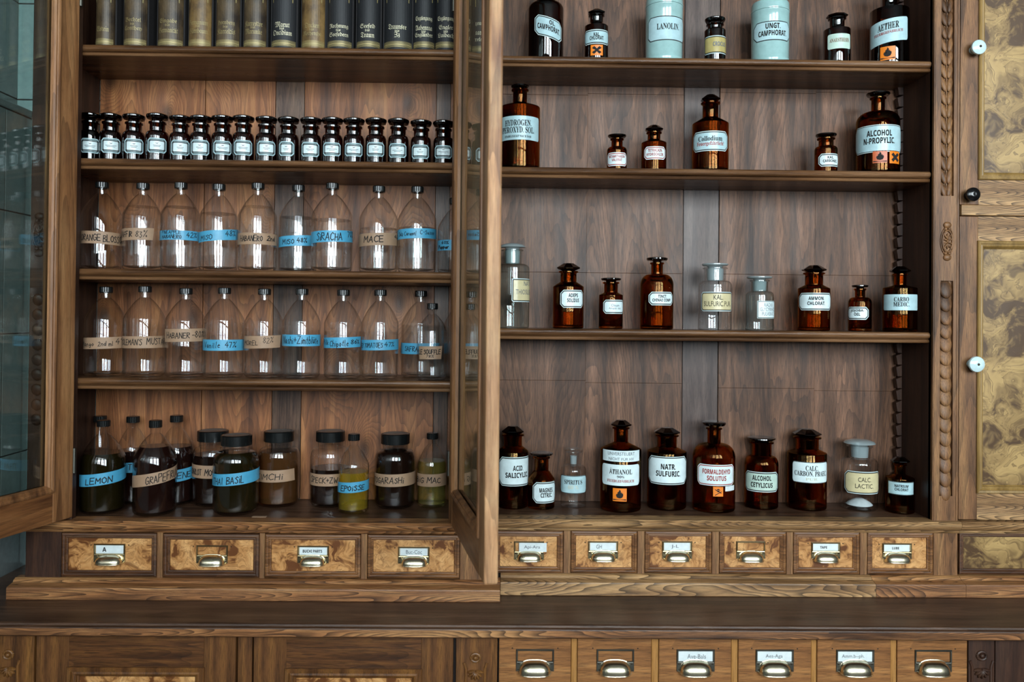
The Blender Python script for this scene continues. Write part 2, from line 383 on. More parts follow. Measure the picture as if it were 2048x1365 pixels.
# ---------------------------------------------------------------- lettering
def conv(s, font):
    if font == 'N': return s
    out = ''
    for ch in s:
        o = ord(ch)
        if font == 'F' and ch in 'CHIRZ': out += {'C': '\u212D', 'H': '\u210C', 'I': '\u2111', 'R': '\u211C', 'Z': '\u2128'}[ch]; continue
        up = {'R': 0x1D400, 'S': 0x1D5D4, 'F': 0x1D504}[font]; lo = {'R': 0x1D41A, 'S': 0x1D5EE, 'F': 0x1D51E}[font]
        if 65 <= o <= 90: out += chr(up + o - 65)
        elif 97 <= o <= 122: out += chr(lo + o - 97)
        elif 48 <= o <= 57 and font in 'RS': out += chr({'R': 0x1D7CE, 'S': 0x1D7EC}[font] + o - 48)
        else: out += ch
    return out
_tc = {}
def text_geo(s, font='S', bold=0.0, space=1.0):
    key = (s, font, bold, space)
    if key in _tc: return _tc[key]
    c = bpy.data.curves.new('t', 'FONT'); c.body = conv(s, font); c.resolution_u = 3; c.offset = {'S': .018, 'R': .008, 'F': .004, 'N': .004}[font]; c.space_character = space
    o = bpy.data.objects.new('t', c); COL.objects.link(o); bpy.context.view_layer.update()
    m = o.to_mesh(); vs = [(v.co.x, v.co.y) for v in m.vertices]; fs = [tuple(p.vertices) for p in m.polygons]
    o.to_mesh_clear(); bpy.data.objects.remove(o); bpy.data.curves.remove(c)
    x0 = min(v[0] for v in vs); x1 = max(v[0] for v in vs); y0 = min(v[1] for v in vs); y1 = max(v[1] for v in vs)
    vs = [((x - x0) / (x1 - x0) - .5, (y - y0) / (y1 - y0) - .5) for x, y in vs]
    _tc[key] = (vs, fs); return _tc[key]
STROKES = {
 'A': ['0,0 2,6 4,0', '1,2.2 3.2,2.2'], 'B': ['0,0 0,6 2.6,5.8 3,4.4 0.2,3.2 3.2,2.6 3.2,.8 0,0'], 'C': ['3.6,5 2,6 .3,4.5 .2,1.6 1.8,0 3.6,.8'],
 'D': ['0,0 0,6 2.4,5.4 3.6,3 2.4,.6 0,0'], 'E': ['3.4,6 0,6 0,0 3.4,0', '0,3.1 2.8,3.1'], 'F': ['3.4,6 0,6 0,0', '0,3.1 2.6,3.1'],
 'G': ['3.6,5.2 2,6 .3,4.5 .2,1.6 1.8,0 3.6,1 3.6,2.8 2,2.8'], 'H': ['0,0 0,6', '3.4,0 3.4,6', '0,3 3.4,3'], 'I': ['1,0 1,6'], 'J': ['2.6,6 2.6,1 1.4,0 .2,1'],
 'K': ['0,0 0,6', '3.4,6 0,2.6 3.4,0'], 'L': ['0,6 0,0 3,0'], 'M': ['0,0 .3,6 2,2.4 3.8,6 4.2,0'], 'N': ['0,0 0,6 3.4,0 3.4,6'],
 'O': ['1.8,6 .2,4.4 .2,1.6 1.8,0 3.4,1.6 3.4,4.4 1.8,6'], 'P': ['0,0 0,6 2.8,5.6 3,3.8 0,2.9'], 'R': ['0,0 0,6 2.8,5.6 3,3.8 0,3 3.4,0'],
 'S': ['3.2,5.2 1.8,6 .3,4.8 2.8,2.6 3,.9 1.4,0 .1,.9'], 'T': ['0,6 4,6', '2,6 2,0'], 'U': ['0,6 .2,1.2 1.7,0 3.3,1.2 3.4,6'], 'V': ['0,6 1.8,0 3.6,6'],
 'W': ['0,6 1,0 2.2,4 3.4,0 4.4,6'], 'X': ['0,0 3.4,6', '0,6 3.4,0'], 'Y': ['0,6 1.8,3 3.6,6', '1.8,3 1.6,0'], 'Z': ['0,6 3.4,6 0,0 3.6,0'],
 '0': ['1.6,6 .2,4 .2,2 1.6,0 3,2 3,4 1.6,6'], '1': ['.4,4.6 1.6,6 1.6,0'], '2': ['.2,4.8 1.6,6 3,4.6 0,0 3.2,0'], '3': ['.2,5.6 2.8,5.6 1.2,3.4 3,2 1.6,0 0,.8'],
 '4': ['2,6 0,2.2 3.4,2.2', '2.4,4 2.2,0'], '6': ['2.6,6 .4,3 .4,1 1.8,0 3,1.4 1.8,3 .4,2'], '7': ['0,6 3.2,6 1,0'], '8': ['1.6,3.2 .3,4.8 1.7,6 3,4.8 1.6,3.2 .1,1.4 1.6,0 3.2,1.4 1.6,3.2'],
 '%': ['0,0 3.4,6', '.6,5.8 .2,5 .9,4.4 1.3,5.2 .6,5.8', '2.8,1.6 2.3,.8 3,.1 3.5,.9 2.8,1.6'], '+': ['0,3 3,3', '1.5,4.6 1.5,1.4'], '-': ['0,3 2.4,3'], '.': ['0,.3 .4,.1'], "'": ['.4,6 .2,5'],
 'a': ['2.6,3 1.2,3.6 .2,1.6 1.2,.2 2.6,2.8 2.7,.6 3.2,0'], 'b': ['0,6 .1,.2 1.8,.2 2.4,1.8 1.4,3.4 .1,2.2'], 'c': ['2.4,3 1.2,3.5 .2,1.8 1.2,.1 2.5,.6'], 'd': ['2.5,2.8 1.2,3.5 .2,1.6 1.2,.2 2.5,2 2.6,6 2.6,0'],
 'e': ['.2,1.8 2.4,2.2 1.4,3.5 .3,2 1,.1 2.5,.5'], 'f': ['2.2,5.6 1.2,6 .8,4 .6,0', '0,3.2 1.8,3.2'], 'h': ['0,6 0,0', '0,2.4 1.3,3.5 2.3,2.4 2.4,0'], 'i': ['.6,3.4 .6,0', '.7,5 .8,4.8'],
 'k': ['0,6 0,0', '2.2,3.4 .1,1.6 2.3,0'], 'l': ['.6,6 .5,0 1,0'], 'm': ['0,3.4 0,0', '0,2.4 1,3.5 1.6,2.4 1.6,0', '1.6,2.4 2.6,3.5 3.3,2.4 3.4,0'], 'n': ['0,3.4 0,0', '0,2.4 1.2,3.5 2.2,2.4 2.3,0'],
 'o': ['1.2,3.5 .1,1.8 1.2,.1 2.4,1.8 1.2,3.5'], 'p': ['0,3.4 0,-2', '0,2.4 1.4,3.5 2.3,1.8 1.2,.2 0,1'], 'r': ['0,3.4 0,0', '0,2 1.2,3.5 1.8,3.1'], 's': ['2,3.2 .8,3.4 .4,2.4 1.8,1.2 1.4,.1 .2,.3'],
 't': ['1,5.4 .8,.6 1.6,0', '0,3.6 2,3.7'], 'u': ['0,3.4 .3,.3 1.4,.1 2.2,3.4', '2.2,3.4 2.4,0'], 'ü': ['0,3.4 .3,.3 1.4,.1 2.2,3.4', '2.2,3.4 2.4,0', '.4,4.8 .5,4.6', '1.8,4.9 1.9,4.7'], 'z': ['0,3.4 2,3.4 0,0 2.3,0'],
 'g': ['2.3,2.8 1.1,3.5 .2,1.8 1.1,.4 2.3,2.4 2.2,-1.6 .6,-1.8'], 'x': ['0,0 2,3.4', '0,3.4 2,0'],
}
def hand_strokes(s, rnd):
    """marker writing -> list of polylines, x advancing from 0, height 1; returns (lines, width)"""
    x = 0; out = []
    for ch in s:
        if ch == ' ': x += 2.6; continue
        g = STROKES.get(ch)
        if g is None: x += 2; continue
        k = rnd.uniform(.88, 1.1); sh = rnd.uniform(.0, .16); dy = rnd.uniform(-.35, .35); mx = 0
        for st in g:
            pts = [tuple(float(q) for q in p.split(',')) for p in st.split()]
            pl = []
            for i in range(len(pts)):
                a, b = pts[i]; mx = max(mx, a)
                pl.append((x + (a + sh * b) * k + rnd.uniform(-.1, .1), (b * k + dy + rnd.uniform(-.15, .15))))
            out.append(pl)
        x += mx * k + 1.25
    return [[(a, b / 6) for a, b in l] for l in out], x - 1.25

# ---------------------------------------------------------------- things wrapped round a bottle
class Wrap:
    """label space -> cylinder; angles are measured from the direction that faces the camera"""
    def __init__(s, cx, X, Y, R, hwpx, ymid):
        s.c = Vector((X, Y, 0)); s.R = R; s.cx = cx; s.hw = hwpx; d = math.hypot(X, Y)
        s.f = Vector((-X / d, -Y / d, 0)); s.r = Vector((Y / d, -X / d, 0)); s.Yf = Y - R * .92
    def ang(s, px): return math.asin(max(-.985, min(.985, (px - s.cx) / s.hw)))
    def z(s, py): return UZ(s.cx, py, s.Yf)
    def p(s, u, z, off):
        a = u / s.R; n = s.f * math.cos(a) + s.r * math.sin(a); q = s.c + n * (s.R + off); return (q.x, q.y, z)
def plate(mb, W, u0, u1, z0, z1, c, shape, off, mi, slope=0, uc=None, ragged=None):
    if uc is None: uc = (u0 + u1) / 2
    us = set(); n = 22
    for i in range(n + 1): us.add(u0 + (u1 - u0) * i / n)
    if c > 0:
        for i in range(1, 5): us.add(u0 + c * i / 4); us.add(u1 - c * i / 4)
    us = sorted(us); v = []; f = []
    for i, u in enumerate(us):
        d = min(u - u0, u1 - u); cut = 0
        if d < c: cut = (c - d) if shape == 'oct' else c - math.sqrt(max(0, c * c - (c - d) ** 2))
        du = 0
        a, b = z1 - cut + slope * (u - uc), z0 + cut + slope * (u - uc)
        ub = u
        if ragged and i in (0, len(us) - 1): ub = u + ragged[0 if i == 0 else 1]
        v += [W.p(u, a, off), W.p(ub, b, off)]
    for i in range(len(us) - 1): f.append((2 * i, 2 * i + 1, 2 * i + 3, 2 * i + 2))
    mb.add(v, f, True, mi)
def wraptext(mb, W, s, font, uc, zc, w_, h, off, mi, slope=0, lu0=0, bold=0.0):
    vs, fs = text_geo(s, font, bold)
    mb.add([W.p(uc + x * w_, zc + y * h + slope * (uc + x * w_ - lu0), off) for x, y in vs], fs, True, mi)
def ribbon(mb, fn, pts, w_, mi):
    """flat pen stroke; fn maps (u,v) to a point"""
    n = len(pts)
    for i in range(n - 1):
        a, b = pts[i], pts[i + 1]; d = (b[0] - a[0], b[1] - a[1]); L = math.hypot(*d)
        if L < 1e-9: continue
        m = max(1, int(L / .004)); nx, ny = -d[1] / L * w_ / 2, d[0] / L * w_ / 2; ex, ey = d[0] / L * w_ * .4, d[1] / L * w_ * .4
        P = []
        for k in range(m + 1):
            t = k / m; x = a[0] - ex + (d[0] + 2 * ex) * t; y = a[1] - ey + (d[1] + 2 * ey) * t
            P += [fn(x + nx, y + ny), fn(x - nx, y - ny)]
        mb.add(P, [(2 * k, 2 * k + 1, 2 * k + 3, 2 * k + 2) for k in range(m)], True, mi)
LMATS = ['l_border', 'ink', 'l_white', 'l_blue', 'l_cream', 'l_ochre', 'l_green', 'ink_red', 'ink_grey', 'ink_brown', 'ink_faint', 'orange', 'orange_f', 'card']
LI = {n: i for i, n in enumerate(LMATS)}
def trim_mats(o):
    me = o.data; used = sorted(set(p.material_index for p in me.polygons)); mats = [me.materials[i] for i in used]
    mp = {u: k for k, u in enumerate(used)}; idx = [mp[p.material_index] for p in me.polygons]
    me.materials.clear()
    for m in mats: me.materials.append(m)
    me.polygons.foreach_set('material_index', idx)
def enamel_label(root, W, sp):
    """sp: x0,tx,y0,y1,style,paper,border,lines[(text,y,h,w,font,ink)], slope"""
    x0, tx, y0, y1 = sp['box']; px = PXM(W.cx, (y0 + y1) / 2, W.Yf)
    a0 = W.ang(x0); ac = W.ang(tx); u0 = a0 * W.R; uc = ac * W.R; u1 = uc + (uc - u0)
    if sp.get('x1'): u1 = W.ang(sp['x1']) * W.R
    um = (u0 + u1) / 2; z1, z0 = W.z(y0), W.z(y1); sl = sp.get('slope', 0)
    c = sp.get('cut', .2) * (z1 - z0); sh = sp.get('shape', 'oct'); mb = MB()
    paper = LI[sp.get('paper', 'l_white')]; bd = sp.get('border', 'ink')
    if bd:
        e1, e2 = sp.get('bw', (1.6, 3.4)); e1 *= px; e2 *= px
        plate(mb, W, u0, u1, z0, z1, c, sh, .0004, LI['l_border'] if bd == 'ink' else LI['l_white'], sl, um)
        plate(mb, W, u0 + e1, u1 - e1, z0 + e1, z1 - e1, max(c - e1 * .6, 0), sh, .0006, LI[bd], sl, um)
        plate(mb, W, u0 + e2, u1 - e2, z0 + e2, z1 - e2, max(c - e2 * .6, 0), sh, .0008, paper, sl, um)
    else: plate(mb, W, u0, u1, z0, z1, c, sh, .0006, paper, sl, um)
    for ln in sp['lines']:
        t, y, h, w_, font, ink = ln[:6]
        wraptext(mb, W, t, font, uc + (ln[6] * px if len(ln) > 6 else 0), W.z(y), w_ * px * 1.04, h * px * 1.12, .0011, LI[ink], sl, um, bold=0.0)
    o = mb.build(sp.get('name', 'label'), LMATS, root, loc=world_of(root), fix=False); trim_mats(o)
    if 'plabel' in sp: o['label'] = sp['plabel']
    return o
def outline_poly(kind):
    if kind == 'flame':
        return [[(-.5, -.45), (.5, -.45), (.5, -.36), (-.5, -.36)],
                [(-.05, -.28), (-.26, -.22), (-.36, -.05), (-.3, .1), (-.2, .02), (-.2, .22), (-.06, .3), (-.03, .46), (.1, .34), (.12, .16), (.2, .24), (.24, .1), (.32, .14), (.35, -.05), (.25, -.22), (.06, -.28)]]
    if kind == 'cross':
        r = []
        for s in (1, -1):
            r.append([(-.40, -.22 * s), (-.22, -.40 * s), (.40, .22 * s), (.22, .40 * s)])
        return r
    if kind == 'skull':
        r = [[(.17 * math.cos(a * PI / 6), .17 + .17 * math.sin(a * PI / 6)) for a in range(12)], [(-.1, .1), (.1, .1), (.08, -.04), (-.08, -.04)]]
        for s in (1, -1): r.append([(-.36, -.30 * s - .08), (-.33, -.37 * s - .08), (.36, .06 * s - .08), (.33, .13 * s - .08)])
        return r
def hazard(root, W, x0, x1, y0, y1, kind, mat='orange', slope=0):
    px = PXM(W.cx, y0, W.Yf); a0, a1 = W.ang(x0) * W.R, W.ang(x1) * W.R; uc = (a0 + a1) / 2; z1, z0 = W.z(y0), W.z(y1); zc = (z0 + z1) / 2; sz = (z1 - z0)
    mb = MB(); plate(mb, W, a0, a1, z0, z1, 0, 'oct', .0005, LI[mat], slope)
    if kind:
        k = .92 * sz
        for poly in outline_poly(kind):
            n = len(poly); cx = sum(p[0] for p in poly) / n; cy = sum(p[1] for p in poly) / n
            if kind == 'flame' and n > 5: cx, cy = 0, -.05
            pts = [(cx, cy)] + poly
            mb.add([W.p(uc + x * k * (a1 - a0) / sz * (.78 if n > 5 and kind == 'flame' else 1), zc + y * k, .0016) for x, y in pts], [(0, i + 1, (i + 1) % n + 1) for i in range(n)], True, LI['ink'])
        if kind == 'skull':
            for ex in (-.07, .07):
                pts = [(ex, .17)] + [(ex + .045 * math.cos(a * PI / 4), .17 + .045 * math.sin(a * PI / 4)) for a in range(8)]
                mb.add([W.p(uc + x * k, zc + y * k, .0019) for x, y in pts], [(0, i + 1, (i + 1) % 8 + 1) for i in range(8)], True, LI[mat])
    o = mb.build('hazard_sticker' if kind else 'blank_sticker', LMATS, root, loc=world_of(root), fix=False); trim_mats(o)
    o['label'] = {'flame': 'orange sticker with black flame', 'cross': 'orange sticker with black cross', 'skull': 'orange sticker with skull and crossbones', None: 'blank white sticker'}[kind]
def tape(root, W, x0, x1, y0, y1, color, texts, slope=0.0, seed=0, name='tape_label'):
    """texts: (string, xa, xb, yc, h[, pen])"""
    rnd = random.Random(seed * 7 + 3); px = PXM(W.cx, y0, W.Yf); mb = MB(); a0, a1 = W.ang(x0) * W.R, W.ang(x1) * W.R
    if x0 <= W.cx - W.hw + 1: a0 -= .25 * W.R
    if x1 >= W.cx + W.hw - 1: a1 += .25 * W.R
    z1, z0 = W.z(y0), W.z(y1); um = 0
    plate(mb, W, a0, a1, z0, z1, 0, 'oct', .0005, 0, slope, um, ragged=(rnd.uniform(-.5, .8) * 4 * px, rnd.uniform(-.8, .5) * 4 * px))
    for t in texts:
        s, xa, xb, yc, h = t[:5]; lines, wd = hand_strokes(s, rnd)
        ua, ub = W.ang(xa) * W.R, W.ang(xb) * W.R; zz = W.z(yc); hh = h * px; kx = (ub - ua) / wd
        fn = lambda u, v: W.p(u, zz + v + slope * (u - um), .0010)
        for l in lines: ribbon(mb, fn, [(ua + x * kx, (y - .5) * hh) for x, y in l], (t[5] if len(t) > 5 else 1.5) * px, 1)
    return mb.build(name, ['tape_' + color, 'ink'], root, loc=world_of(root), fix=False)

# ---------------------------------------------------------------- bottles
def prof_body(R, h, hs, rn, hn, kind, base_r=.12):
    """outer profile up to the neck top: h = body top, hs = neck base, hn = neck top"""
    b = base_r * R; p = [(0, .0025), (R * .55, .0015), (R * .8, .0)]
    for i in range(0, 5):
        a = -PI / 2 + PI / 2 * i / 4; p.append((R - b + b * math.cos(a), b + b * math.sin(a)))
    if kind == 'round':
        rs = min(hs - h, R * .9)
        for i in range(0, 9):
            t = PI / 2 * i / 8; p.append((rn * 1.08 + (R - rn * 1.08) * math.cos(t) ** .8, h + (hs - h) * math.sin(t)))
    elif kind == 'cone':
        p += [(R, h - .001), (R * .985, h + .0008), (rn * 1.15, hs - .001)]
    elif kind == 'dome':      # long sloping shoulder of the laboratory bottles
        for i in range(0, 13):
            t = i / 12; r = rn + (R - rn) * (math.cos(t * PI / 2) ** .95 * (1 - .12 * math.sin(t * PI))); p.append((r, h + (hs - h) * t))
    p += [(rn, hs + .001), (rn, hn - .004)]
    return p
def add_glass(root, prof, X, Y, z, mat, seg=44, name='glass_body'):
    mb = MB(); mb.lathe(prof, (X, Y, z), seg); o = mb.build(name, mat, root, loc=(X, Y, z)); return o
def bottle(spec):
    """apothecary bottle measured on the photograph: cx, hw, z of the shelf, y of body top / neck base / neck top / stopper top"""
    cx, hw, zs, Y = spec['cx'], spec['hw'], spec['z'], spec['Y']
    ym = (spec['yb'] + spec['yn']) / 2
    zs += .0006
    if spec.get('ybase'):
        f = on_z(cx, spec['ybase'], zs); R = hw * PXM(cx, ym, f.y); Y = min(f.y + R * .96, BACK - R - .004)
    X = UX(cx, ym, Y); R = hw * PXM(cx, ym, Y) * .985; s = PXM(cx, ym, Y)
    zz = lambda y: UZ(cx, y, Y) - zs
    h, hs, hn, ht = zz(spec['yb']), zz(spec['ys']), zz(spec['yn']), zz(spec['yt']); rn = spec['nw'] * s
    mat = spec.get('mat', 'amber'); sh = spec['sh']
    root = thing(spec.get('name', 'apothecary_bottle'), spec['label'], spec.get('cat', 'bottle'), (X, Y, zs), spec.get('group'))
    p = prof_body(R, h, hs, rn, hn, sh, .10)
    lip = spec.get('lip', rn * 1.22)
    lt = spec.get('lt', .0032); p[-1] = (rn, hn - lt - .002)
    p += [(rn * 1.03, hn - lt - .0012), (lip, hn - lt), (lip, hn - .0004), (lip * .97, hn), (lip * .9, hn + .0006), (rn * .72, hn)]
    if mat == 'amber':
        wl = .0022; p = [(0, 0.0015)] + p[1:] + [(rn * .74, hs), (rn * 1.0, hs - .003)] + ([(R * .80, h + (hs - h) * .45)] if sh == 'round' else []) + [(R - wl, h - .001), (R - wl, .010), (R * .86, .007), (0, .0065)]
    add_glass(root, p, X, Y, zs, mat)
    st = spec['st']; rs = spec['sw'] * s
    amb = mat.startswith('amber'); smat = spec.get('smat', 'amber_stop' if amb else 'frosted')
    c = (X, Y, zs); mb = MB()
    if st == 'facet':
        mid = hn + (ht - hn) * .38
        mb.lathe([(0, hs + .002), (rn * .62, hs + .002), (rn * .70, hn), (rn * .8, hn + .001), (rs * .93, mid - .002), (rs, mid), (rs * .97, mid + .0015), (rs * .42, ht - .0005), (0, ht)], c, 8, False, phase=spec.get('ph', .3))
    elif st == 'disk':
        th = max(.0032, (ht - hn) * .62)
        mb.lathe([(0, hs + .002), (rn * .62, hs + .002), (rn * .70, hn), (rn * .8, ht - th - .001), (rs * .9, ht - th), (rs, ht - th * .6), (rs * .99, ht - th * .25), (rs * .8, ht), (rs * .55, ht - .0006), (0, ht - .0006)], c, 36)
    elif st == 'mushroom':
        mid = hn + (ht - hn) * .3
        mb.lathe([(0, hs + .002), (rn * .66, hs + .002), (rn * .78, hn), (rn * .82, mid - .001), (rs * .95, mid), (rs, mid + .001), (rs * .9, mid + (ht - mid) * .55), (rs * .5, ht - .0005), (0, ht)], c, 36)
    stop = mb.build('stopper', smat, root, loc=(X, Y, zs + hn))
    if spec.get('ground', amb is False):
        g = MB(); g.lathe([(rn * .80, hs + .001), (rn * .86, hn - .003)], c, 32); g.build('ground_neck', 'amber_ground' if amb else 'frosted', stop, loc=(X, Y, zs + hn))
    if spec.get('fill'):
        m, yl = spec['fill']; hl = zz(yl)
        q = [(0, .003), (R * .8, .003), (R * .93, .007), (R * .93, min(hl, h - .001))]
        if hl > h: q.append((R * .8, hl))
        q.append((0, q[-1][1])); l = MB(); l.lathe([(0, .007), (R * .62, .007), (R * .72, .010), (R * .60, hl * .62), (R * .36, hl * .86), (R * .2, hl), (0, hl * .96)] if m == 'powder' else q, c, 36); l.build('contents', m, root, loc=(X, Y, zs))
    W = Wrap(cx, X, Y, R, hw, ym)
    for lb in spec.get('labels', []): enamel_label(root, W, lb)
    for hz in spec.get('haz', []): hazard(root, W, *hz)
    return root
def jar(spec):
    cx, hw, zs, Y = spec['cx'], spec['hw'], spec['z'] + .0006, spec['Y']; ym = 60
    X = UX(cx, ym, Y); s = PXM(cx, ym, Y); R = hw * s; zz = lambda y: UZ(cx, y, Y) - zs
    root = thing('porcelain_jar', spec['label'], 'jar', (X, Y, zs)); hl, ht = zz(spec['yl']), zz(spec['yt'])
    mb = MB(); mb.lathe([(0, .001), (R * .85, 0), (R * .97, .003), (R, .008), (R, .012), (R * .985, .013), (R * .985, hl - .004), (R, hl - .003), (R, hl - .0006), (R * .9, hl)], (X, Y, zs), 56)
    mb.build('jar_body', 'porcelain', root, loc=(X, Y, zs))
    m2 = MB(); m2.lathe([(R * .9, hl), (R * 1.0, hl + .0005), (R * 1.01, hl + .003), (R * .99, hl + .004), (R * .99, ht - .006), (R * .95, ht - .001), (R * .7, ht), (R * .66, ht - .002), (0, ht - .002)], (X, Y, zs), 56)
    m2.build('lid', 'porcelain', root, loc=(X, Y, zs + hl))
    W = Wrap(cx, X, Y, R * .985, hw, ym); enamel_label(root, W, spec['lab']); return root
LEV = {}
def lab_bottle(spec):
    """clear screw-cap laboratory bottle with taped label"""
    cx, hw, zs, Y = spec['cx'], spec['hw'], spec['z'], spec['Y']; ym = spec['yt'] + 100
    zs += .0006
    if spec.get('ybase'):
        f = on_z(cx, spec['ybase'], zs); R = hw * PXM(cx, ym, f.y); Y = min(f.y + R * .93, BACK - R - .004)
    X = UX(cx, ym, Y); s = PXM(cx, ym, Y); R = hw * s * .985; zz = lambda y: UZ(cx, y, Y) - zs
    yt = spec['yt']; cap = spec.get('cap', 12.5); chh = spec.get('ch', 12); kind = spec.get('kind', 'bottle')
    ht = zz(yt); hc = zz(yt + chh)
    root = thing('jar' if kind == 'jar' else 'laboratory_bottle', spec['label'], 'jar' if kind == 'jar' else 'bottle', (X, Y, zs), spec.get('group'))
    if kind == 'jar':
        rn = cap * s * .88; hn0 = zz(yt + chh + 12); hb = zz(yt + chh + 34)
        p = prof_body(R, hb, hn0, rn, hc + .002, 'round', .28)
        p[3:8] = [(R * .72 + R * .28 * math.cos(-PI / 2 + PI / 2 * i / 4), R * .28 + R * .28 * math.sin(-PI / 2 + PI / 2 * i / 4)) for i in range(5)]
        p += [(rn * 1.04, hc - .002), (rn * 1.04, hc + .001)]
    else:
        rn = cap * s * .72; hn0 = zz(yt + chh + spec.get('nk', 10)); hb = zz(yt + chh + spec.get('nk', 10) + spec.get('sl', 44))
        p = prof_body(R, hb, hn0, rn, hc, 'dome', .22)
        p += [(rn * 1.02, hc - .0038), (rn * 1.22, hc - .003), (rn * 1.22, hc - .001), (rn, hc)]
    gm = spec.get('mat', 'clear')
    add_glass(root, p, X, Y, zs, gm, 48)
    # thick heel of the bottle seen through the wall
    g = MB(); g.lathe([(0, .004), (R * .6, .0045), (R * .88, .009)], (X, Y, zs), 40); g.build('glass_heel', gm, root, loc=(X, Y, zs))
    c = MB(); rc = cap * s
    if kind == 'jar':
        c.lathe([(rc * .9, hc - .001), (rc, hc), (rc, ht - .0015), (rc * .95, ht), (rc * .84, ht)], (X, Y, zs), 72, flute=(0, .975))
        lid = c.build('screw_lid', 'black_cap', root, loc=(X, Y, zs + hc))
        d = MB(); d.lathe([(rc * .86, ht), (rc * .82, ht - .001), (0, ht - .001)], (X, Y, zs), 48); d.build('lid_disc', 'cap_disc', lid, loc=(X, Y, zs + hc))
    else:
        c.lathe([(rn * 1.1, hc - .0005), (rc * 1.0, hc), (rc, hc + .002)], (X, Y, zs), 48)
        c.lathe([(rc, hc + .002), (rc, ht - .0015)], (X, Y, zs), 48, flute=(0, .95))
        c.lathe([(rc * .98, ht - .0015), (rc * .93, ht), (0, ht)], (X, Y, zs), 48)
        c.build('screw_cap', 'black_cap', root, loc=(X, Y, zs + hc))
    if spec.get('fill'):
        m, yl = spec['fill']; hl = zz(yl); q = [(0, .0055)]
        outer = [(r, z) for r, z in p if z > .006]
        rr = lambda z: next((a[0] + (b[0] - a[0]) * (z - a[1]) / max(1e-6, b[1] - a[1]) for a, b in zip(outer, outer[1:]) if a[1] <= z <= b[1]), R)
        n = 14
        q.append((R * .60, .006))
        for i in range(n + 1):
            z_ = .010 + (hl - .010) * (i / n); q.append((rr(z_) * .955 - .0006, z_))
        q.append((0, hl)); l = MB(); l.lathe(q, (X, Y, zs), 44); l.build('liquid', m, root, loc=(X, Y, zs))
    W = Wrap(cx, X, Y, R, hw, ym)
    for i, tp in enumerate(spec.get('tapes', [])): tape(root, W, *tp, seed=int(cx) + i)
    return root

# ---------------------------------------------------------------- the room
YR, YL, BACK = 2.0, 1.955, 2.185
ZL = [EYE + v for v in (.667, .3845, .1100, -.1610)]
ZR = [EYE + v for v in (.6650, .3820, -.0290)]
ZF = EYE - .5035
ZW = EYE - .685            # top of the worktop
ZC = ZW + .0006            # underside of the upper cabinets
XW = UX(65, 228, 2.2)                     # face of the tiled wainscot at the left
XU = UX(37, 100, 2.2)                     # plane of the wall above the ledge
ZLEDGE = UZ(65, 230, 2.2)
def tiles(name, mat, axis, fixed, u_lines, z_lines, thick, face):
    """glazed tiles with open joints; axis 'x' = wall facing -y, 'y' = wall facing +x"""
    mb = MB()
    for a, b in zip(u_lines, u_lines[1:]):
        for c, d in zip(z_lines, z_lines[1:]):
            g = .0016
            if axis == 'x': mb.bbox(a + g, b - g, fixed, fixed + thick, c + g, d - g, .0012, 0)
            else: mb.bbox(fixed - thick, fixed, a + g, b - g, c + g, d - g, .0012, 0)
    u0, u1, z0, z1 = u_lines[0], u_lines[-1], z_lines[0], z_lines[-1]
    if axis == 'x': mb.box(u0, u1, fixed + .0015, fixed + thick, z0, z1, 1)
    else: mb.box(fixed - thick, fixed - .0015, u0, u1, z0, z1, 1)
    return structure(mb.build(name, [mat, 'grout']))
zt = [EYE - .377 - .32 * k for k in (3, 2, 1)] + [EYE - .377, EYE - .057, EYE + .265, EYE + .585]
zt_all = [max(0.0, zt[0] - .28)] + zt + [EYE + .85, EYE + 1.17, EYE + 1.49, EYE + 1.81, EYE + 2.2]
structure(MB().box(XU - .02, 4.2, FRONT_Y - .1, 2.3, -.05, 0).build('floor', 'floorm'))
structure(MB().box(XU - .1, 4.2, FRONT_Y - .1, 2.3, EYE + 2.2, EYE + 2.25).build('ceiling', 'plaster'))
xs = [XU - .05, XW - .002 + .02, XW + .15]
while xs[-1] < 3.9: xs.append(xs[-1] + .152)
tiles('wall_back', 'tile', 'x', 2.2, xs, zt_all, .06, -1)
ys = sorted([2.2] + [2.2 - .115 - .152 * k for k in range(0, 37)])
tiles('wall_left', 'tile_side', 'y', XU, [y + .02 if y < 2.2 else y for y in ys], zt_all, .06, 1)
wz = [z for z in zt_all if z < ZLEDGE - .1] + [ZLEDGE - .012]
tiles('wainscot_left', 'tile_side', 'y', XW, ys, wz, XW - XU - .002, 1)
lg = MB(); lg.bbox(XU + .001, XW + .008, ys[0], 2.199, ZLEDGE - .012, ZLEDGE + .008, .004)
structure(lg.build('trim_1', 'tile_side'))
structure(MB().box(4.1, 4.2, FRONT_Y - .1, 2.3, 0, EYE + 2.2).build('wall_right', 'plaster'))
mb = MB(); y0, y1 = FRONT_Y - .12, FRONT_Y; x = XU - .1; top = EYE + 2.2
for wx, ww in WINX:
    mb.box(x, wx - ww / 2, y0, y1, 0, top); mb.box(wx - ww / 2, wx + ww / 2, y0, y1, 0, WINZ[0]); mb.box(wx - ww / 2, wx + ww / 2, y0, y1, WINZ[1], top); x = wx + ww / 2
mb.box(x, 4.2, y0, y1, 0, top); structure(mb.build('wall_front', 'plaster'))
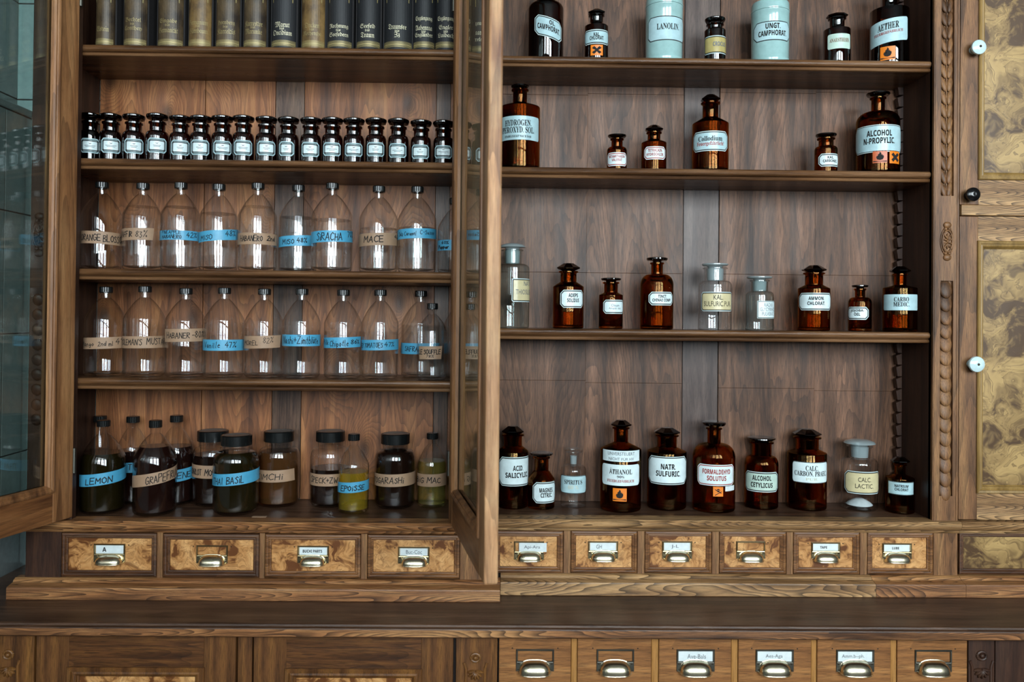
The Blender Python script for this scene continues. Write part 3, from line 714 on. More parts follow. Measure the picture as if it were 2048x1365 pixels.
for k, (wx, ww) in enumerate(WINX):
    f = MB(); a, b, c, d = wx - ww / 2, wx + ww / 2, WINZ[0], WINZ[1]; t = .06
    for (p, q, r, s_) in ((a, a + t, c, d), (b - t, b, c, d), (a, b, c, c + t), (a, b, d - t, d), (wx - .08, wx + .08, c, d), (a, b, c + (d - c) * .62, c + (d - c) * .62 + .09)):
        f.bbox(p, q, y0 + .03, y0 + .08, r, s_, .004)
    for q in (-.25, .25): f.bbox(wx + ww * q - .02, wx + ww * q + .02, y0 + .035, y0 + .07, c, d, .002)
    f.bbox(a, b, y0 + .035, y0 + .07, c + (d - c) * .3, c + (d - c) * .3 + .025, .002)
    structure(f.build('window_%d' % (k + 1), 'frame_paint'))

# ---------------------------------------------------------------- cabinet parts
def shelf_prof(z, yf, yb, t=.028):
    P = [(yb, z), (yf + .010, z)]
    for i in range(7):
        a = PI / 2 + PI * i / 6; P.append((yf + .010 + .010 * math.cos(a), z - .0085 + .0085 * math.sin(a)))
    P += [(yf + .007, z - .0185)]
    for i in range(5):
        a = PI / 2 + PI * i / 4; P.append((yf + .009 + .005 * math.cos(a), z - .0235 + .0045 * math.sin(a)))
    P += [(yf + .03, z - t), (yb, z - t)]
    return P
def flat_text(mb, s, font, xc, zc, w_, h, y, mi):
    vs, fs = text_geo(s, font); mb.add([(xc + a * w_, y, zc + b * h) for a, b in vs], fs, False, mi)
def pull(drawer, x0, x1, yt, yb, hx0, hx1, hy0, hy1, Y, card=None, dark=False, cardx=None, card_h=None):
    """label holder and cup handle; all arguments are pixels on the plane Y"""
    cy = (yt + yb) / 2; a, b = UX(x0, cy, Y), UX(x1, cy, Y); z1, z0 = UZ((x0 + x1) / 2, yt, Y), UZ((x0 + x1) / 2, yb, Y); w_ = b - a; h = z1 - z0
    mb = MB(); bd = .0042; zm = z0 + h * .38
    mb.ring(a, b, zm, z1, [(0, 0), (0, .0022), (.0012, .0034), (bd - .001, .0030), (bd, .0010), (bd, -.0002)], Y)
    for s0, s1 in ((a, a + w_ * .13), (b - w_ * .13, b)): mb.bbox(s0, s1, Y - .0022, Y, z0, zm + .001, .0008)
    mb.box(a + .002, b - .002, Y - .0016, Y, z0 + .004, zm)
    hold = mb.build('label_holder', 'brass_dull' if dark else 'brass', drawer, loc=(a, Y, z0))
    sm = MB()
    for sx in (a + w_ * .06, b - w_ * .06):
        for sz in (z0 + .004, zm - .001): sm.ellipsoid((sx, Y - .0024, sz), (.0019, .0014, .0019), 10, 6)
    for sx in (a - w_ * .10, b + w_ * .10): sm.ellipsoid((sx, Y, z1 - h * (-.04 if dark else .08)), (.0016, .0008, .0016), 10, 6)
    sm.build('screws', 'screw', drawer, loc=(a, Y, z0))
    if card:
        txt, tx, tw, th, ink, font = card; cx0, cx1 = cardx or (x0 + 4, x1 - 4)
        ca, cb = UX(cx0, cy, Y), UX(cx1, cy, Y); cz0, cz1 = zm + bd * .7, z1 - bd * .8
        m = MB(); yc = Y - (.0006 if not cardx else .0042)
        m.box(ca, cb, yc, yc + .0004, cz0, cz1, 0)
        if txt:
            pxm = PXM(tx, cy, Y); m.cur = 1; flat_text(m, txt, font, UX(tx, cy, Y), (cz0 + cz1) / 2, tw * pxm, th * pxm, yc - .0003, 1)
        m.build('label_card', ['card', ink], drawer, loc=(ca, yc, cz0), fix=False)
    # cup handle
    hy = (hy0 + hy1) / 2; ha, hb = UX(hx0, hy, Y), UX(hx1, hy, Y); hz1, hz0 = UZ((hx0 + hx1) / 2, hy0, Y), UZ((hx0 + hx1) / 2, hy1, Y)
    W2 = (hb - ha) / 2; xc = (ha + hb) / 2; dep = .021 * (W2 / .03); drop = dep * .27; H = (hz1 - hz0) - drop * .4; zb = hz0 + drop * .9
    m = MB(); N, K = 28, 9; V = []
    for i in range(N + 1):
        u = -math.cos(PI * i / N); s_ = max(0, 1 - abs(u) ** 3.2) ** (1 / 2.6)
        for k in range(K + 1):
            ph = PI / 2 * k / K; V.append((xc + W2 * u, Y - dep * math.sin(ph) * s_ - .0015, zb + H * max(0, math.cos(ph)) ** .8 * s_))
    m.add(V, [(i * (K + 1) + k, (i + 1) * (K + 1) + k, (i + 1) * (K + 1) + k + 1, i * (K + 1) + k + 1) for i in range(N) for k in range(K)], True)
    V2 = [(x_, y_ + (.0012 if y_ < Y - .002 else 0), z_ - .0012) for x_, y_, z_ in V]
    m.add(V2, [(i * (K + 1) + k + 1, (i + 1) * (K + 1) + k + 1, (i + 1) * (K + 1) + k, i * (K + 1) + k) for i in range(N) for k in range(K)], True)
    m.tube([V[i * (K + 1) + K] for i in range(N + 1)], .0014, 8)
    m.tube([V[i * (K + 1)] for i in range(1, N)], .0016, 8)
    m.build('cup_handle', 'brass_pol', drawer, loc=(xc, Y, zb))
def framed_drawer(cab, ox0, ox1, oy0, oy1, ix0, ix1, iy0, iy1, Y, bm_, name='drawer', wm='oak_dark_h', px_=None):
    cy = (oy0 + oy1) / 2; cx = (ox0 + ox1) / 2
    a, b, z0, z1 = UX(ox0, cy, Y), UX(ox1, cy, Y), UZ(cx, oy1, Y), UZ(cx, oy0, Y)
    ia, ib, iz0, iz1 = UX(ix0, cy, Y), UX(ix1, cy, Y), UZ(cx, iy1, Y), UZ(cx, iy0, Y)
    g = ((ia - a) + (b - ib) + (iz0 - z0) + (z1 - iz1)) / 4
    mb = MB(); mb.box(a + .001, b - .001, Y + .009, Y + .02, z0 + .001, z1 - .001)
    mb.ring(a, b, z0, z1, [(0, -.012), (0, -.0005), (.0008, .0008), (g * .36, .0022), (g * .5, .0012), (g * .56, -.001), (g * .72, -.0005), (g * .8, -.0022), (g * .92, -.0028), (g, -.0065), (g, -.0095)], Y)
    d = mb.build(name, wm, cab, loc=(a, Y, z0))
    p = MB(); p.bbox(a + g - .0005, b - g + .0005, Y + .0055, Y + .009, z0 + g - .0005, z1 - g + .0005, .0008)
    p.build('burl_panel', bm_, d, loc=(a + g, Y, z0 + g))
    return d
def scales(mb, xc, ys_, Y, wpx):
    for y in ys_:
        z = UZ(1893, y, Y); r = wpx * PXM(1893, y, Y)
        rot = Matrix.Rotation(math.radians(-14), 3, 'X')
        mb.ellipsoid((xc, Y - .0005, z + r * .75), (r, .0075, r * 1.55), 20, 12, rot)
        mb.lathe([(0, -.001), (.0022, -.0006), (.0024, .0008), (0, .0014)], (xc, Y - .0085, z - r * .55), 8)
def rosette(mb, xc, zc, Y, k=1.0):
    pts = [(xc + .0125 * k * math.cos(a), Y - .003, zc + .027 * k * math.sin(a)) for a in [2 * PI * i / 32 for i in range(33)]]
    mb.tube(pts, .0022 * k, 8)
    pts = [(xc + .0165 * k * math.cos(a), Y - .0015, zc + .035 * k * math.sin(a)) for a in [2 * PI * i / 32 for i in range(33)]]
    mb.tube(pts, .0016 * k, 8)
    for i in range(10):
        a = 2 * PI * i / 10 + .3; r = Matrix.Rotation(-(a - PI / 2), 3, 'Y')
        mb.ellipsoid((xc + .0062 * k * math.cos(a), Y - .0025, zc + .013 * k * math.sin(a)), (.0024 * k, .0028, .0075 * k), 10, 6, r)
    mb.ellipsoid((xc, Y - .003, zc), (.003 * k, .003, .003 * k), 10, 6)
    for s_ in (1, -1):
        mb.ellipsoid((xc, Y - .001, zc + s_ * .041 * k), (.0105 * k, .006, .0085 * k), 16, 8)
        for q in (-1, 1): mb.ellipsoid((xc + q * .005 * k, Y - .002, zc + s_ * .031 * k), (.0045 * k, .004, .004 * k), 10, 6)
def carved_column(cab, xa, xb, Y, z0, z1, xc, name='carved_column'):
    """post with a feather-carved flute above, an oval rosette, and a chain of overlapping scales below"""
    mb = MB(); hw_ = .0165; cz = lambda y: UZ(1893, y, Y)
    zA, zB, zC, zD = cz(392), cz(562), cz(993), cz(470)
    for (p, q, r, s_) in ((xa, xc - hw_, z0, z1), (xc + hw_, xb, z0, z1), (xc - hw_, xc + hw_, zB, zA), (xc - hw_, xc + hw_, z0, zC)): mb.box(p, q, Y, Y + .02, r, s_)
    mb.box(xa, xb, Y + .009, Y + .02, z0, z1)
    for sx in (xa + .004, xb - .004): mb.box(sx - .0015, sx + .0015, Y - .0015, Y, z0, z1)
    o = mb.build(name, 'oak_v', cab, loc=(xa, Y, z0))
    c = MB(); scales(c, xc, [568 + 26.9 * k + 20 for k in range(16)][::-1], Y + .0075, 12.8)
    c.build('scale_carving', 'oak_v', o, loc=(xc, Y, zC))
    f = MB()
    z = zA + .004; f.tube([(xc, Y + .006, zA), (xc, Y + .006, z1)], .0014, 6)
    while z < z1:
        for s_ in (-1, 1):
            rot = Matrix.Rotation(s_ * math.radians(12), 3, 'Y') @ Matrix.Rotation(math.radians(-10), 3, 'X')
            f.ellipsoid((xc + s_ * .0082, Y + .0065, z + .014), (.0074, .0052, .021), 14, 8, rot)
        z += .0335
    f.build('feather_carving', 'oak_v', o, loc=(xc, Y, zA))
    r = MB(); rosette(r, xc, cz(483), Y, 1.0); r.build('rosette_carving', 'oak_v', o, loc=(xc, Y, cz(483)))
    return o
def shell_post(cab, x0, x1, yc, Y, z0, z1, xc, mat='lower_oak'):
    mb = MB(); mb.bbox(x0, x1, Y, Y + .02, z0, z1, .001); o = mb.build('carved_post', mat, cab, loc=(x0, Y, z0))
    c = MB(); zc = UZ(xc, yc, Y); xx = UX(xc, yc, Y); k = PXM(xc, yc, Y)
    pts = [(xx + 9 * k * math.cos(a), Y - .001, zc + 8 * k * math.sin(a)) for a in [2 * PI * i / 24 for i in range(25)]]
    c.tube(pts, .0032, 8); c.ellipsoid((xx, Y - .001, zc), (4.5 * k, .006, 4.5 * k), 14, 8)
    for s_ in (-1, 1):
        c.tube([(xx + s_ * 23 * k, Y, zc - 10 * k), (xx + s_ * 19 * k, Y, zc - 22 * k), (xx + s_ * 19 * k, Y, z0 + .02)], .0035, 8)
    for i in range(7):
        a = PI + PI * (i + .5) / 7; r_ = Matrix.Rotation(-(a - PI / 2), 3, 'Y')
        c.ellipsoid((xx + 9 * k * math.cos(a), Y - .001, zc - 25 * k + 12 * k * math.sin(a)), (3.2 * k, .006, 9 * k), 10, 6, r_)
    c.build('shell_carving', mat, o, loc=(xx, Y, zc))
    return o
def knob(parent, px, py, Y, r_px, mat, stem=.02):
    X, Z = UX(px, py, Y), UZ(px, py, Y); r = r_px * PXM(px, py, Y); mb = MB()
    prof = [(0, .0), (r * .55, 0), (r * .42, .004), (r * .4, .012), (r * .8, .016), (r, .022), (r * .95, .027), (r * .55, .032), (r * .18, .033), (0, .032)]
    bm_ = MB(); bm_.lathe(prof, (0, 0, 0), 56, flute=(0, .955) if mat == 'knob_white' else None)
    mb.add([(X + v[0], Y - v[2], Z + v[1]) for v in bm_.v], bm_.f, True)
    o = mb.build('knob', mat, parent, loc=(X, Y, Z))
    if mat == 'knob_white': mb2 = MB(); mb2.ellipsoid((X, Y - .033, Z), (.0032, .002, .0032), 12, 6); sx = mb2.build('knob_screw', 'screw', parent, loc=(X, Y, Z))
    return o

# ---------------------------------------------------------------- left display cabinet with its open glass doors
XL0, XL1 = UX(51, 1100, YL), UX(985, 1100, YL)
XA, XB = UX(143, 1040, YL), UX(901, 1040, YL)
ZTOP = EYE + 1.08
zm0, zm1 = UZ(500, 1066, YL), ZF                       # edge moulding above the drawers
zp1, zp0 = UZ(500, 1157, YL), ZC                       # plinth
cabL = thing('display_cabinet', 'oak display cabinet with both glazed doors swung open over four small drawers', 'cabinet', (XL0, YL, ZW))
XIL, XIR = XA - .063, XL1 - .030          # inner faces of the two sides
MB().box(XL0, XL0 + .018, YL + .02, BACK + .01, ZF, ZTOP).build('side_panel', 'oak_dark', cabL, loc=(XL0, YL, ZF))
MB().box(XIR, XL1 - .0125, YL + .02, BACK + .01, ZF, ZTOP).build('side_panel', 'oak_dark', cabL, loc=(XL1, YL, ZF))
MB().box(XL0 + .018, XIL, YL + .02, BACK, ZF, ZTOP).build('side_lining', 'oak_dark', cabL, loc=(XA, YL, ZF))
MB().bbox(XL0 - .03, XL1 - .0125, YL - .05, BACK + .012, ZTOP, ZTOP + .03, .003).build('light_block_top', 'oak_dark_h', cabL, loc=(XL0, YL, ZTOP))  # unseen plain top, added to block the light
bx = [XIL] + [UX(p, 700, BACK) for p in (404, 545, 603, 868, 896)] + [XIR]
mb = MB(); g = .0009
for i in (0, 1, 3, 5): mb.bbox(bx[i] + g, bx[i + 1] - g, BACK, BACK + .008, ZF, ZTOP, .0012)
mb.build('back_boards', 'pine', cabL, loc=(XA, BACK, ZF))
mb = MB()
for i in (2, 4): mb.box(bx[i] + g, bx[i + 1] - g, BACK + .0025, BACK + .010, ZF, ZTOP)
mb.box(bx[0], bx[-1], BACK + .0085, BACK + .0105, ZF, ZTOP)
mb.build('back_battens', 'pine_batten', cabL, loc=(XA, BACK, ZF))
for z in ZL:
    MB().extrude_x(shelf_prof(z, 1.978, BACK - .0005), XIL + .0005, XIR - .0005).build('shelf', 'shelf', cabL, loc=(XA, 1.978, z))
MB().box(XL0 + .018, XL1 - .0125, YL + .012, BACK, ZF - .02, ZF).build('floor_board', 'oak_top', cabL, loc=(XA, YL, ZF - .02))
# moulded front edge under the opening
def edge_moulding(y, zt_, zb_):
    h = zt_ - zb_; P = [(y + .03, zt_), (y - .016, zt_), (y - .0185, zt_ - .0025), (y - .0175, zt_ - .005)]
    for i in range(7):
        a = PI / 2 * i / 6; P.append((y - .019 + .013 * (1 - math.cos(a)), zt_ - .006 - (h - .013) * math.sin(a)))
    P += [(y - .0075, zb_ + .005), (y - .0045, zb_), (y + .03, zb_)]
    return P
MB().extrude_x(edge_moulding(YL, ZF + .0005, zm0), XL0 - .012, XL1 + .0005).build('edge_moulding', 'oak_h', cabL, loc=(XL0, YL, zm0))
MB().bbox(XL0, XA, YL, YL + .02, ZF, ZTOP, .001).build('face_post', 'oak_dark', cabL, loc=(XL0, YL, ZF))
r_ = MB(); xq = UX(79, 470, YL); rosette(r_, xq, UZ(79, 470, YL), YL, 1.1)
for k in range(9):
    rr = .014
    r_.ellipsoid((xq, YL - .0005, UZ(79, 600 + 30 * k, YL)), (rr, .007, rr * 1.1), 16, 8, Matrix.Rotation(.2, 3, 'X'))
r_.build('rosette_carving', 'oak_dark', cabL.children[-1], loc=(xq, YL, EYE))
MB().bbox(XB, XL1 - .0125, YL, YL + .02, ZF, ZTOP, .001).build('face_post', 'oak_v', cabL, loc=(XB, YL, ZF))
MB().box(XL0 + .003, XL1 - .0125, YL + .018, BACK, zp0 + .002, ZF - .02).build('drawer_case', 'gap', cabL, loc=(XL0, YL, zp0))
LD = [((123, 313, 1067, 1154), (134.5, 303, 1079, 1140)), ((326, 518, 1069, 1155), (340, 505, 1081, 1142)), ((530, 721, 1070, 1156), (542, 709, 1083, 1144)), ((735, 919, 1071, 1157), (746, 909, 1084, 1145))]
posts = [(51, 122)] + [(314, 325), (519, 529), (722, 734)] + [(920, 985)]
for a, b in posts:
    MB().bbox(UX(a, 1110, YL), UX(b, 1110, YL), YL - .0005, YL + .018, zp1 - .002, zm0 + .001, .0008).build('drawer_divider', 'oak_v' if a > 300 else 'oak_dark', cabL, loc=(UX(a, 1110, YL), YL, zp1))
cards_l = [('A', 209, 8, 9, 'ink', 'S'), None, ('BUCHI PARTS', 625, 39, 6, 'ink', 'S'), ('Buc-Coc', 828, 32, 8, 'ink_grey', 'N')]
hold_l = [(188, 251, 1088, 1125, 193, 247, 1112, 1130), (393, 456, 1091, 1127, 399, 451, 1112, 1132), (595, 658, 1092, 1127, 601, 651, 1113, 1132), (796, 859, 1094, 1128, 803, 855, 1114, 1133)]
for i, (o_, i_) in enumerate(LD):
    d = framed_drawer(cabL, *o_, *i_, YL, 'burl%d' % i, wm='oak_dark_h' if i < 2 else 'rail_h')
    pull(d, *hold_l[i], YL + .0055, cards_l[i])
def plinth_prof(y, yp, zt_, zb_):
    zs_ = zt_ - .0115
    return [(y + .0175, zt_), (y - .006, zt_), (y - .012, zt_ - .003), (y - .016, zt_ - .008), (yp + .004, zs_), (yp + .001, zs_ - .001), (yp, zs_ - .004), (yp, zb_ + .001), (yp + .0005, zb_), (y + .0175, zb_)]
MB().extrude_x(plinth_prof(YL, 1.914, zp1, zp0), XL0 - .02, UX(1000, 1190, 1.914)).build('plinth', 'oak_h', cabL, loc=(XL0, 1.914, zp0))

def glass_door(hx, hy, ang, side, label, L=.485):
    """built along local +x from the hinge, inner face at y = 0, body towards side*y"""
    z0, z1 = EYE - .497, ZTOP - .01; T = .027 * side; sw = .060; rb = .075
    d = bpy.data.objects.new('door', None)
    def part(mb, name, mats, parent):
        me_o = mb.build(name, mats); me_o.parent = parent; return me_o
    m = MB()
    m.bbox(0, sw, 0, T, z0, z1, .0025, 0)
    fr = part(m, 'door', ['door_in'], cabL)
    fr.location = (hx - cabL.location.x, hy - cabL.location.y, -cabL.location.z); fr.rotation_euler = (0, 0, ang); fr['label'] = label
    m = MB(); m.bbox(L - sw, L, 0, T, z0, z1, .004, 0); part(m, 'lock_stile', ['door_worn'], fr)
    m = MB(); m.bbox(sw, L - sw, .0004 * side, T - .0004 * side, z0, z0 + rb, .001, 0); part(m, 'bottom_rail', ['door_in_h'], fr)
    m = MB(); m.bbox(sw, L - sw, .0004 * side, T - .0004 * side, z1 - rb, z1, .001, 0); part(m, 'top_rail', ['door_in_h'], fr)
    bd = MB()
    for yy, sg in ((0, -side), (T, side)):
        bd.ring(sw - .004, L - sw + .004, z0 + rb - .004, z1 - rb + .004, [(0, 0), (.001, .003), (.005, .0045), (.009, .003), (.0105, .0005), (.014, .001), (.017, -.003), (.019, -.010)], yy, sg)
    part(bd, 'glazing_bead', ['door_in'], fr)
    g_ = MB(); g_.box(sw - .002, L - sw + .002, T * .5 - .0015, T * .5 + .0015, z0 + rb - .002, z1 - rb + .002)
    part(g_, 'glass_pane', ['pane'], fr)
    h_ = MB()
    for zz in (EYE - .36, EYE + .78):
        h_.lathe([(0, -.03), (.0045, -.03), (.0045, .03), (0, .03)], (-.002, 0, zz), 14)
    part(h_, 'hinge', ['brass_dull'], fr)
    return fr
hr = UX(897, 1040, YL)
glass_door(hr, YL - .004, math.atan2(-.98, .2016), 1, 'right glazed door seen nearly edge-on')
hl_ = UX(147, 1040, YL)
glass_door(hl_, YL - .004, math.atan2(-.962, -.271), -1, 'left glazed door swung out in front of tiles')

# ---------------------------------------------------------------- right open cabinet
XR0, XR1 = XL1 - .0115, UX(1866, 700, YR)
XC1 = UX(1917, 700, YR)
zmr0 = UZ(1400, 1063, YR); zpr1 = UZ(1400, 1148, YR)
cabR = thing('open_shelf_cabinet', 'dark oak cabinet with open bottle shelves over six small drawers', 'cabinet', (XR0, YR, ZC))
MB().box(XR0, XR0 + .006, YR + .004, BACK + .01, ZF - .02, ZTOP).build('side_panel', 'oak_dark', cabR, loc=(XR0, YR, ZF))
MB().box(XR1, XR1 + .02, YR + .02, BACK + .01, ZF, ZTOP).build('side_panel', 'oak_dark', cabR, loc=(XR1, YR, ZF))
MB().bbox(XL1 + .001, XC1, YR - .03, BACK + .012, ZTOP, ZTOP + .03, .003).build('light_block_top', 'oak_dark_h', cabR, loc=(XR0, YR, ZTOP))  # same unseen light-blocking top, added over the open shelves
bx = [XR0 + .006] + [UX(p, 500, BACK) for p in (1173, 1366, 1438, 1630)] + [XR1]
mb = MB()
for i in (0, 1, 3, 4):
    zz = [ZF, UZ(1300, 763 + 4 * i, BACK), UZ(1300, 547, BACK), UZ(1300, 192 - 3 * i, BACK), ZTOP]
    for c, e in zip(zz, zz[1:]): mb.bbox(bx[i] + (.0008 if i in (0, 3) else .0), bx[i + 1] - (.0008 if i in (1, 4) else .0), BACK, BACK + .008, c + .0002, e - .0002, .0005)
mb.build('back_boards', 'backoak', cabR, loc=(XR0, BACK, ZF))
mb = MB(); mb.box(bx[2] + .002, bx[3] - .002, BACK + .0015, BACK + .010, ZF, ZTOP); mb.box(bx[0], bx[-1], BACK + .0085, BACK + .0105, ZF, ZTOP)
mb.build('back_batten', 'backoak_batten', cabR, loc=(bx[2], BACK, ZF))
for z in ZR: MB().extrude_x(shelf_prof(z, 2.013, BACK - .0005), XR0 + .006, XR1 - .0005).build('shelf', 'shelf', cabR, loc=(XR0, 2.013, z))
rk = MB(); xr = XR1 - .012
z = ZF
while z < ZTOP - .05:                                  # saw-tooth shelf rack in the corner
    rk.add([(xr, BACK - .03, z), (xr + .0115, BACK - .03, z), (xr + .0115, BACK - .03, z + .03), (xr - .004, BACK - .03, z + .024), (xr, BACK - .012, z), (xr + .0115, BACK - .012, z), (xr + .0115, BACK - .012, z + .03), (xr - .004, BACK - .012, z + .024)],
           [(0, 1, 2, 3), (7, 6, 5, 4), (0, 3, 7, 4), (3, 2, 6, 7), (0, 4, 5, 1), (1, 5, 6, 2)]); z += .032
rk.build('shelf_rack', 'oak_dark', cabR, loc=(xr, BACK, ZF))
MB().box(XL1 + .001, XR1 + .02, YR + .012, BACK, ZF - .02, ZF).build('floor_board', 'oak_top', cabR, loc=(XR0, YR, ZF - .02))
XE = 1.80; XC2 = XC1 + .0006
MB().extrude_x(edge_moulding(YR, ZF + .0005, zmr0), XL1 + .0015, XC1).build('edge_moulding', 'oak_h2', cabR, loc=(XR0, YR, zmr0))
carved_column(cabR, XR1, XC1, YR, ZF, ZTOP, UX(1893, 700, YR))
MB().box(XL1 + .001, XC1 - .001, YR + .018, BACK, ZC + .002, ZF - .02).build('drawer_case', 'gap', cabR, loc=(XR0, YR, ZC))
RD = [((988, 1126, 1063, 1147), (1001, 1113, 1072, 1132)), ((1142, 1274, 1063, 1147), (1150, 1262, 1072, 1133)), ((1290, 1423, 1064, 1147), (1298, 1410, 1073, 1134)),
      ((1439, 1572, 1064, 1148), (1447, 1558, 1074, 1134)), ((1587, 1719, 1065, 1149), (1596, 1703, 1075, 1134)), ((1735, 1866, 1066, 1150), (1741, 1849, 1076, 1136))]
cards_r = [('Api-Ara', 1064, 32, 8, 'ink_grey', 'N'), ('GH', 1198, 11, 8, 'ink_grey', 'N'), ('J-L', 1350, 15, 8, 'ink_grey', 'N'), None, ('TAPE', 1647, 14, 5, 'ink', 'S'), ('LUBE', 1791, 14, 5, 'ink', 'S')]
hold_r = [(1028, 1088, 1083, 1120, 1034, 1083, 1104, 1123), (1176, 1236, 1083, 1118, 1181, 1231, 1104, 1123), (1324, 1384, 1083, 1118, 1329, 1379, 1104, 1123),
          (1472, 1530, 1083, 1118, 1477, 1526, 1105, 1124), (1622, 1680, 1085, 1118, 1627, 1675, 1106, 1125), (1764, 1823, 1087, 1119, 1768, 1818, 1107, 1126)]
for i, (o_, i_) in enumerate(RD):
    d = framed_drawer(cabR, *o_, *i_, YR, 'burl%d' % ((i + 4) % 6), wm='rail_h')
    pull(d, *hold_r[i], YR + .0055, cards_r[i], cardx=(1038, 1093) if i == 0 else None)
for a, b in ((1127, 1141), (1275, 1289), (1424, 1438), (1573, 1586), (1720, 1734), (1867, 1917)):
    MB().bbox(UX(a, 1110, YR), min(UX(b, 1110, YR), XC1 - .0005), YR - .0005, YR + .018, zpr1 - .002, zmr0 + .001, .0008).build('drawer_divider', 'oak_v', cabR, loc=(UX(a, 1110, YR), YR, zpr1))
MB().extrude_x(plinth_prof(YR, 1.963, zpr1, ZC), XL1 + .0205, UX(1752, 1170, 1.963)).build('plinth', 'oak_h2', cabR, loc=(XR0, 1.963, ZW))

# ---------------------------------------------------------------- burl cupboard at the far right
cup = thing('burl_cupboard', 'oak cupboard with two burl-panelled doors beside the carved column', 'cupboard', (XC1, YR, ZC))
MB().box(XC2, XE, YR + .016, BACK, ZC + .001, ZTOP).build('carcass', 'oak_dark', cup, loc=(XC1, YR, ZC))
MB().extrude_x(edge_moulding(YR, ZF + .0005, zmr0), XC2, XE).build('edge_moulding', 'oak_h2', cup, loc=(XC1, YR, zmr0))
MB().extrude_x(plinth_prof(YR, 1.963, zpr1, ZC), UX(1752, 1170, 1.963) + .0008, XC1 - .0002).build('plinth', 'oak_h', cabR, loc=(XC1, 1.963, ZW))
MB().extrude_x(plinth_prof(YR, 1.963, zpr1, ZC), XC2, XE).build('plinth', 'oak_h', cup, loc=(XC1, 1.963, ZW))
d = framed_drawer(cup, 1918.5, 2230, 1066, 1150, 1926, 2222, 1080, 1137, YR, 'burl_door', wm='oak_dark_h')
def panel_door(x0, x1, z0, z1, mx0, mx1, mz0, mz1, Y, name='door', stile='oak_v', rail='oak_h2', pan='burl_door', par=None, mw=.018, bead='oak_v'):
    o = MB().bbox(x0, mx0 + .003, Y, Y + .018, z0, z1, .0015).build(name, stile, par, loc=(x0, Y, z0))
    MB().bbox(mx1 - .003, x1, Y, Y + .018, z0, z1, .0015).build('door_stile', stile, o, loc=(mx1, Y, z0))
    MB().box(mx0 + .003, mx1 - .003, Y + .0006, Y + .018, z0, mz0 + .003).build('bottom_rail', rail, o, loc=(mx0, Y, z0))
    MB().box(mx0 + .003, mx1 - .003, Y + .0006, Y + .018, mz1 - .003, z1).build('top_rail', rail, o, loc=(mx0, Y, mz1))
    b = MB(); b.ring(mx0, mx1, mz0, mz1, [(0, -.002), (0, .004), (.002, .0065), (mw * .38, .0055), (mw * .42, .002), (mw * .62, .003), (mw * .8, .0005), (mw * .85, -.003), (mw, -.006), (mw, -.011)], Y)
    b.build('panel_moulding', bead, o, loc=(mx0, Y, mz0))
    p = MB(); p.box(mx0 + mw - .001, mx1 - mw + .001, Y + .008, Y + .014, mz0 + mw - .001, mz1 - mw + .001); p.build('door_panel', pan, o, loc=(mx0, Y, mz0))
    return o
M['bead_gold'] = wood('moulding_golden_oak', 'Z', '55401f', '856738', 'a0804c', rings=1, line=.1, rough=.38, fibre=.35, seed=31)
zc_ = lambda y: UZ(1960, y, YR)
xd0 = XC1 + .002
lo = panel_door(xd0, XE - .01, ZF + .003, zc_(433), UX(1953, 700, YR), XE - .06, zc_(987), zc_(482), YR, par=cup, bead='bead_gold', mw=.02)
up = panel_door(xd0, XE - .01, zc_(410), ZTOP - .01, UX(1956, 200, YR), XE - .06, zc_(360), ZTOP - .07, YR, par=cup, bead='bead_gold', mw=.02)
MB().bbox(xd0, XE - .01, YR - .008, YR + .016, zc_(432), zc_(411), .002).build('middle_rail', 'oak_h2', cup, loc=(xd0, YR, zc_(432)))
for kx, ky, kr, mt, par in ((1946, 101, 15, 'knob_white', up), (1942, 728, 16, 'knob_white', lo), (1935, 392, 14, 'knob_black', up)):
    o = knob(par, kx, ky, YR, kr, mt); o['label'] = 'fluted white porcelain knob' if 'white' in mt else 'black turned knob'

# ---------------------------------------------------------------- worktop and the base units under it
yf = 1.775; zb = UZ(1024, 1280, yf)
P = [(BACK + .012, ZW), (yf + .007, ZW), (yf + .002, ZW - .0015), (yf, ZW - .005), (yf + .002, ZW - .0085), (yf + .006, ZW - .0098), (yf + .003, ZW - .011), (yf + .0015, ZW - .014), (yf + .0015, zb + .004), (yf + .006, zb), (BACK + .012, zb)]
tag(MB().extrude_x(P, XW + .01, XE + .02).build('worktop', 'oak_top', loc=(XW, yf, zb)), 'long dark oak worktop carrying the upper cabinets', 'worktop')
wt = MB(); wt.bbox(XW + .011, XE + .019, yf + .0006, yf + .003, zb + .0035, ZW - .0125, .0008)
YB = 1.812
base = thing('base_cupboard', 'oak base cupboard with panelled doors under the worktop', 'cupboard', (XW, YB, 0))
wt.build('edge_strip', 'oak_h', bpy.data.objects['worktop'], loc=(XW, yf, zb))
xb = lambda p: UX(p, 1320, YB)
zt_b = zb - .0015
MB().box(XW + .02, xb(995), YB + .018, BACK, .08, zt_b).build('carcass', 'gap', base, loc=(XW, YB, .08))
MB().box(XW + .02, xb(995), YB + .06, BACK, 0, .08).build('toe_kick', 'oak_dark', base, loc=(XW, YB, 0))
shell_post(base, XW + .02, xb(68), 1310, YB, .08, zt_b, 17)
for (s0, s1, m0, m1, my) in ((72, 471, 135, 410, 1335), (507, 906, 570, 845, 1338)):
    panel_door(xb(s0), xb(s1), .09, zt_b - .001, xb(m0), xb(m1), .17, UZ((m0 + m1) / 2, my, YB), YB, stile='lower_oak', rail='lower_oak_h', pan='burl1' if m0 < 300 else 'burl_lower' if 'burl_lower' in M else 'burl2', par=base, mw=.024, bead='lower_oak')
MB().bbox(xb(475), xb(503), YB + .002, YB + .018, .08, zt_b, .001).build('centre_post', 'lower_oak', base, loc=(xb(475), YB, .08))
shell_post(base, xb(912), xb(994.5), 1316, YB, .08, zt_b, 951)
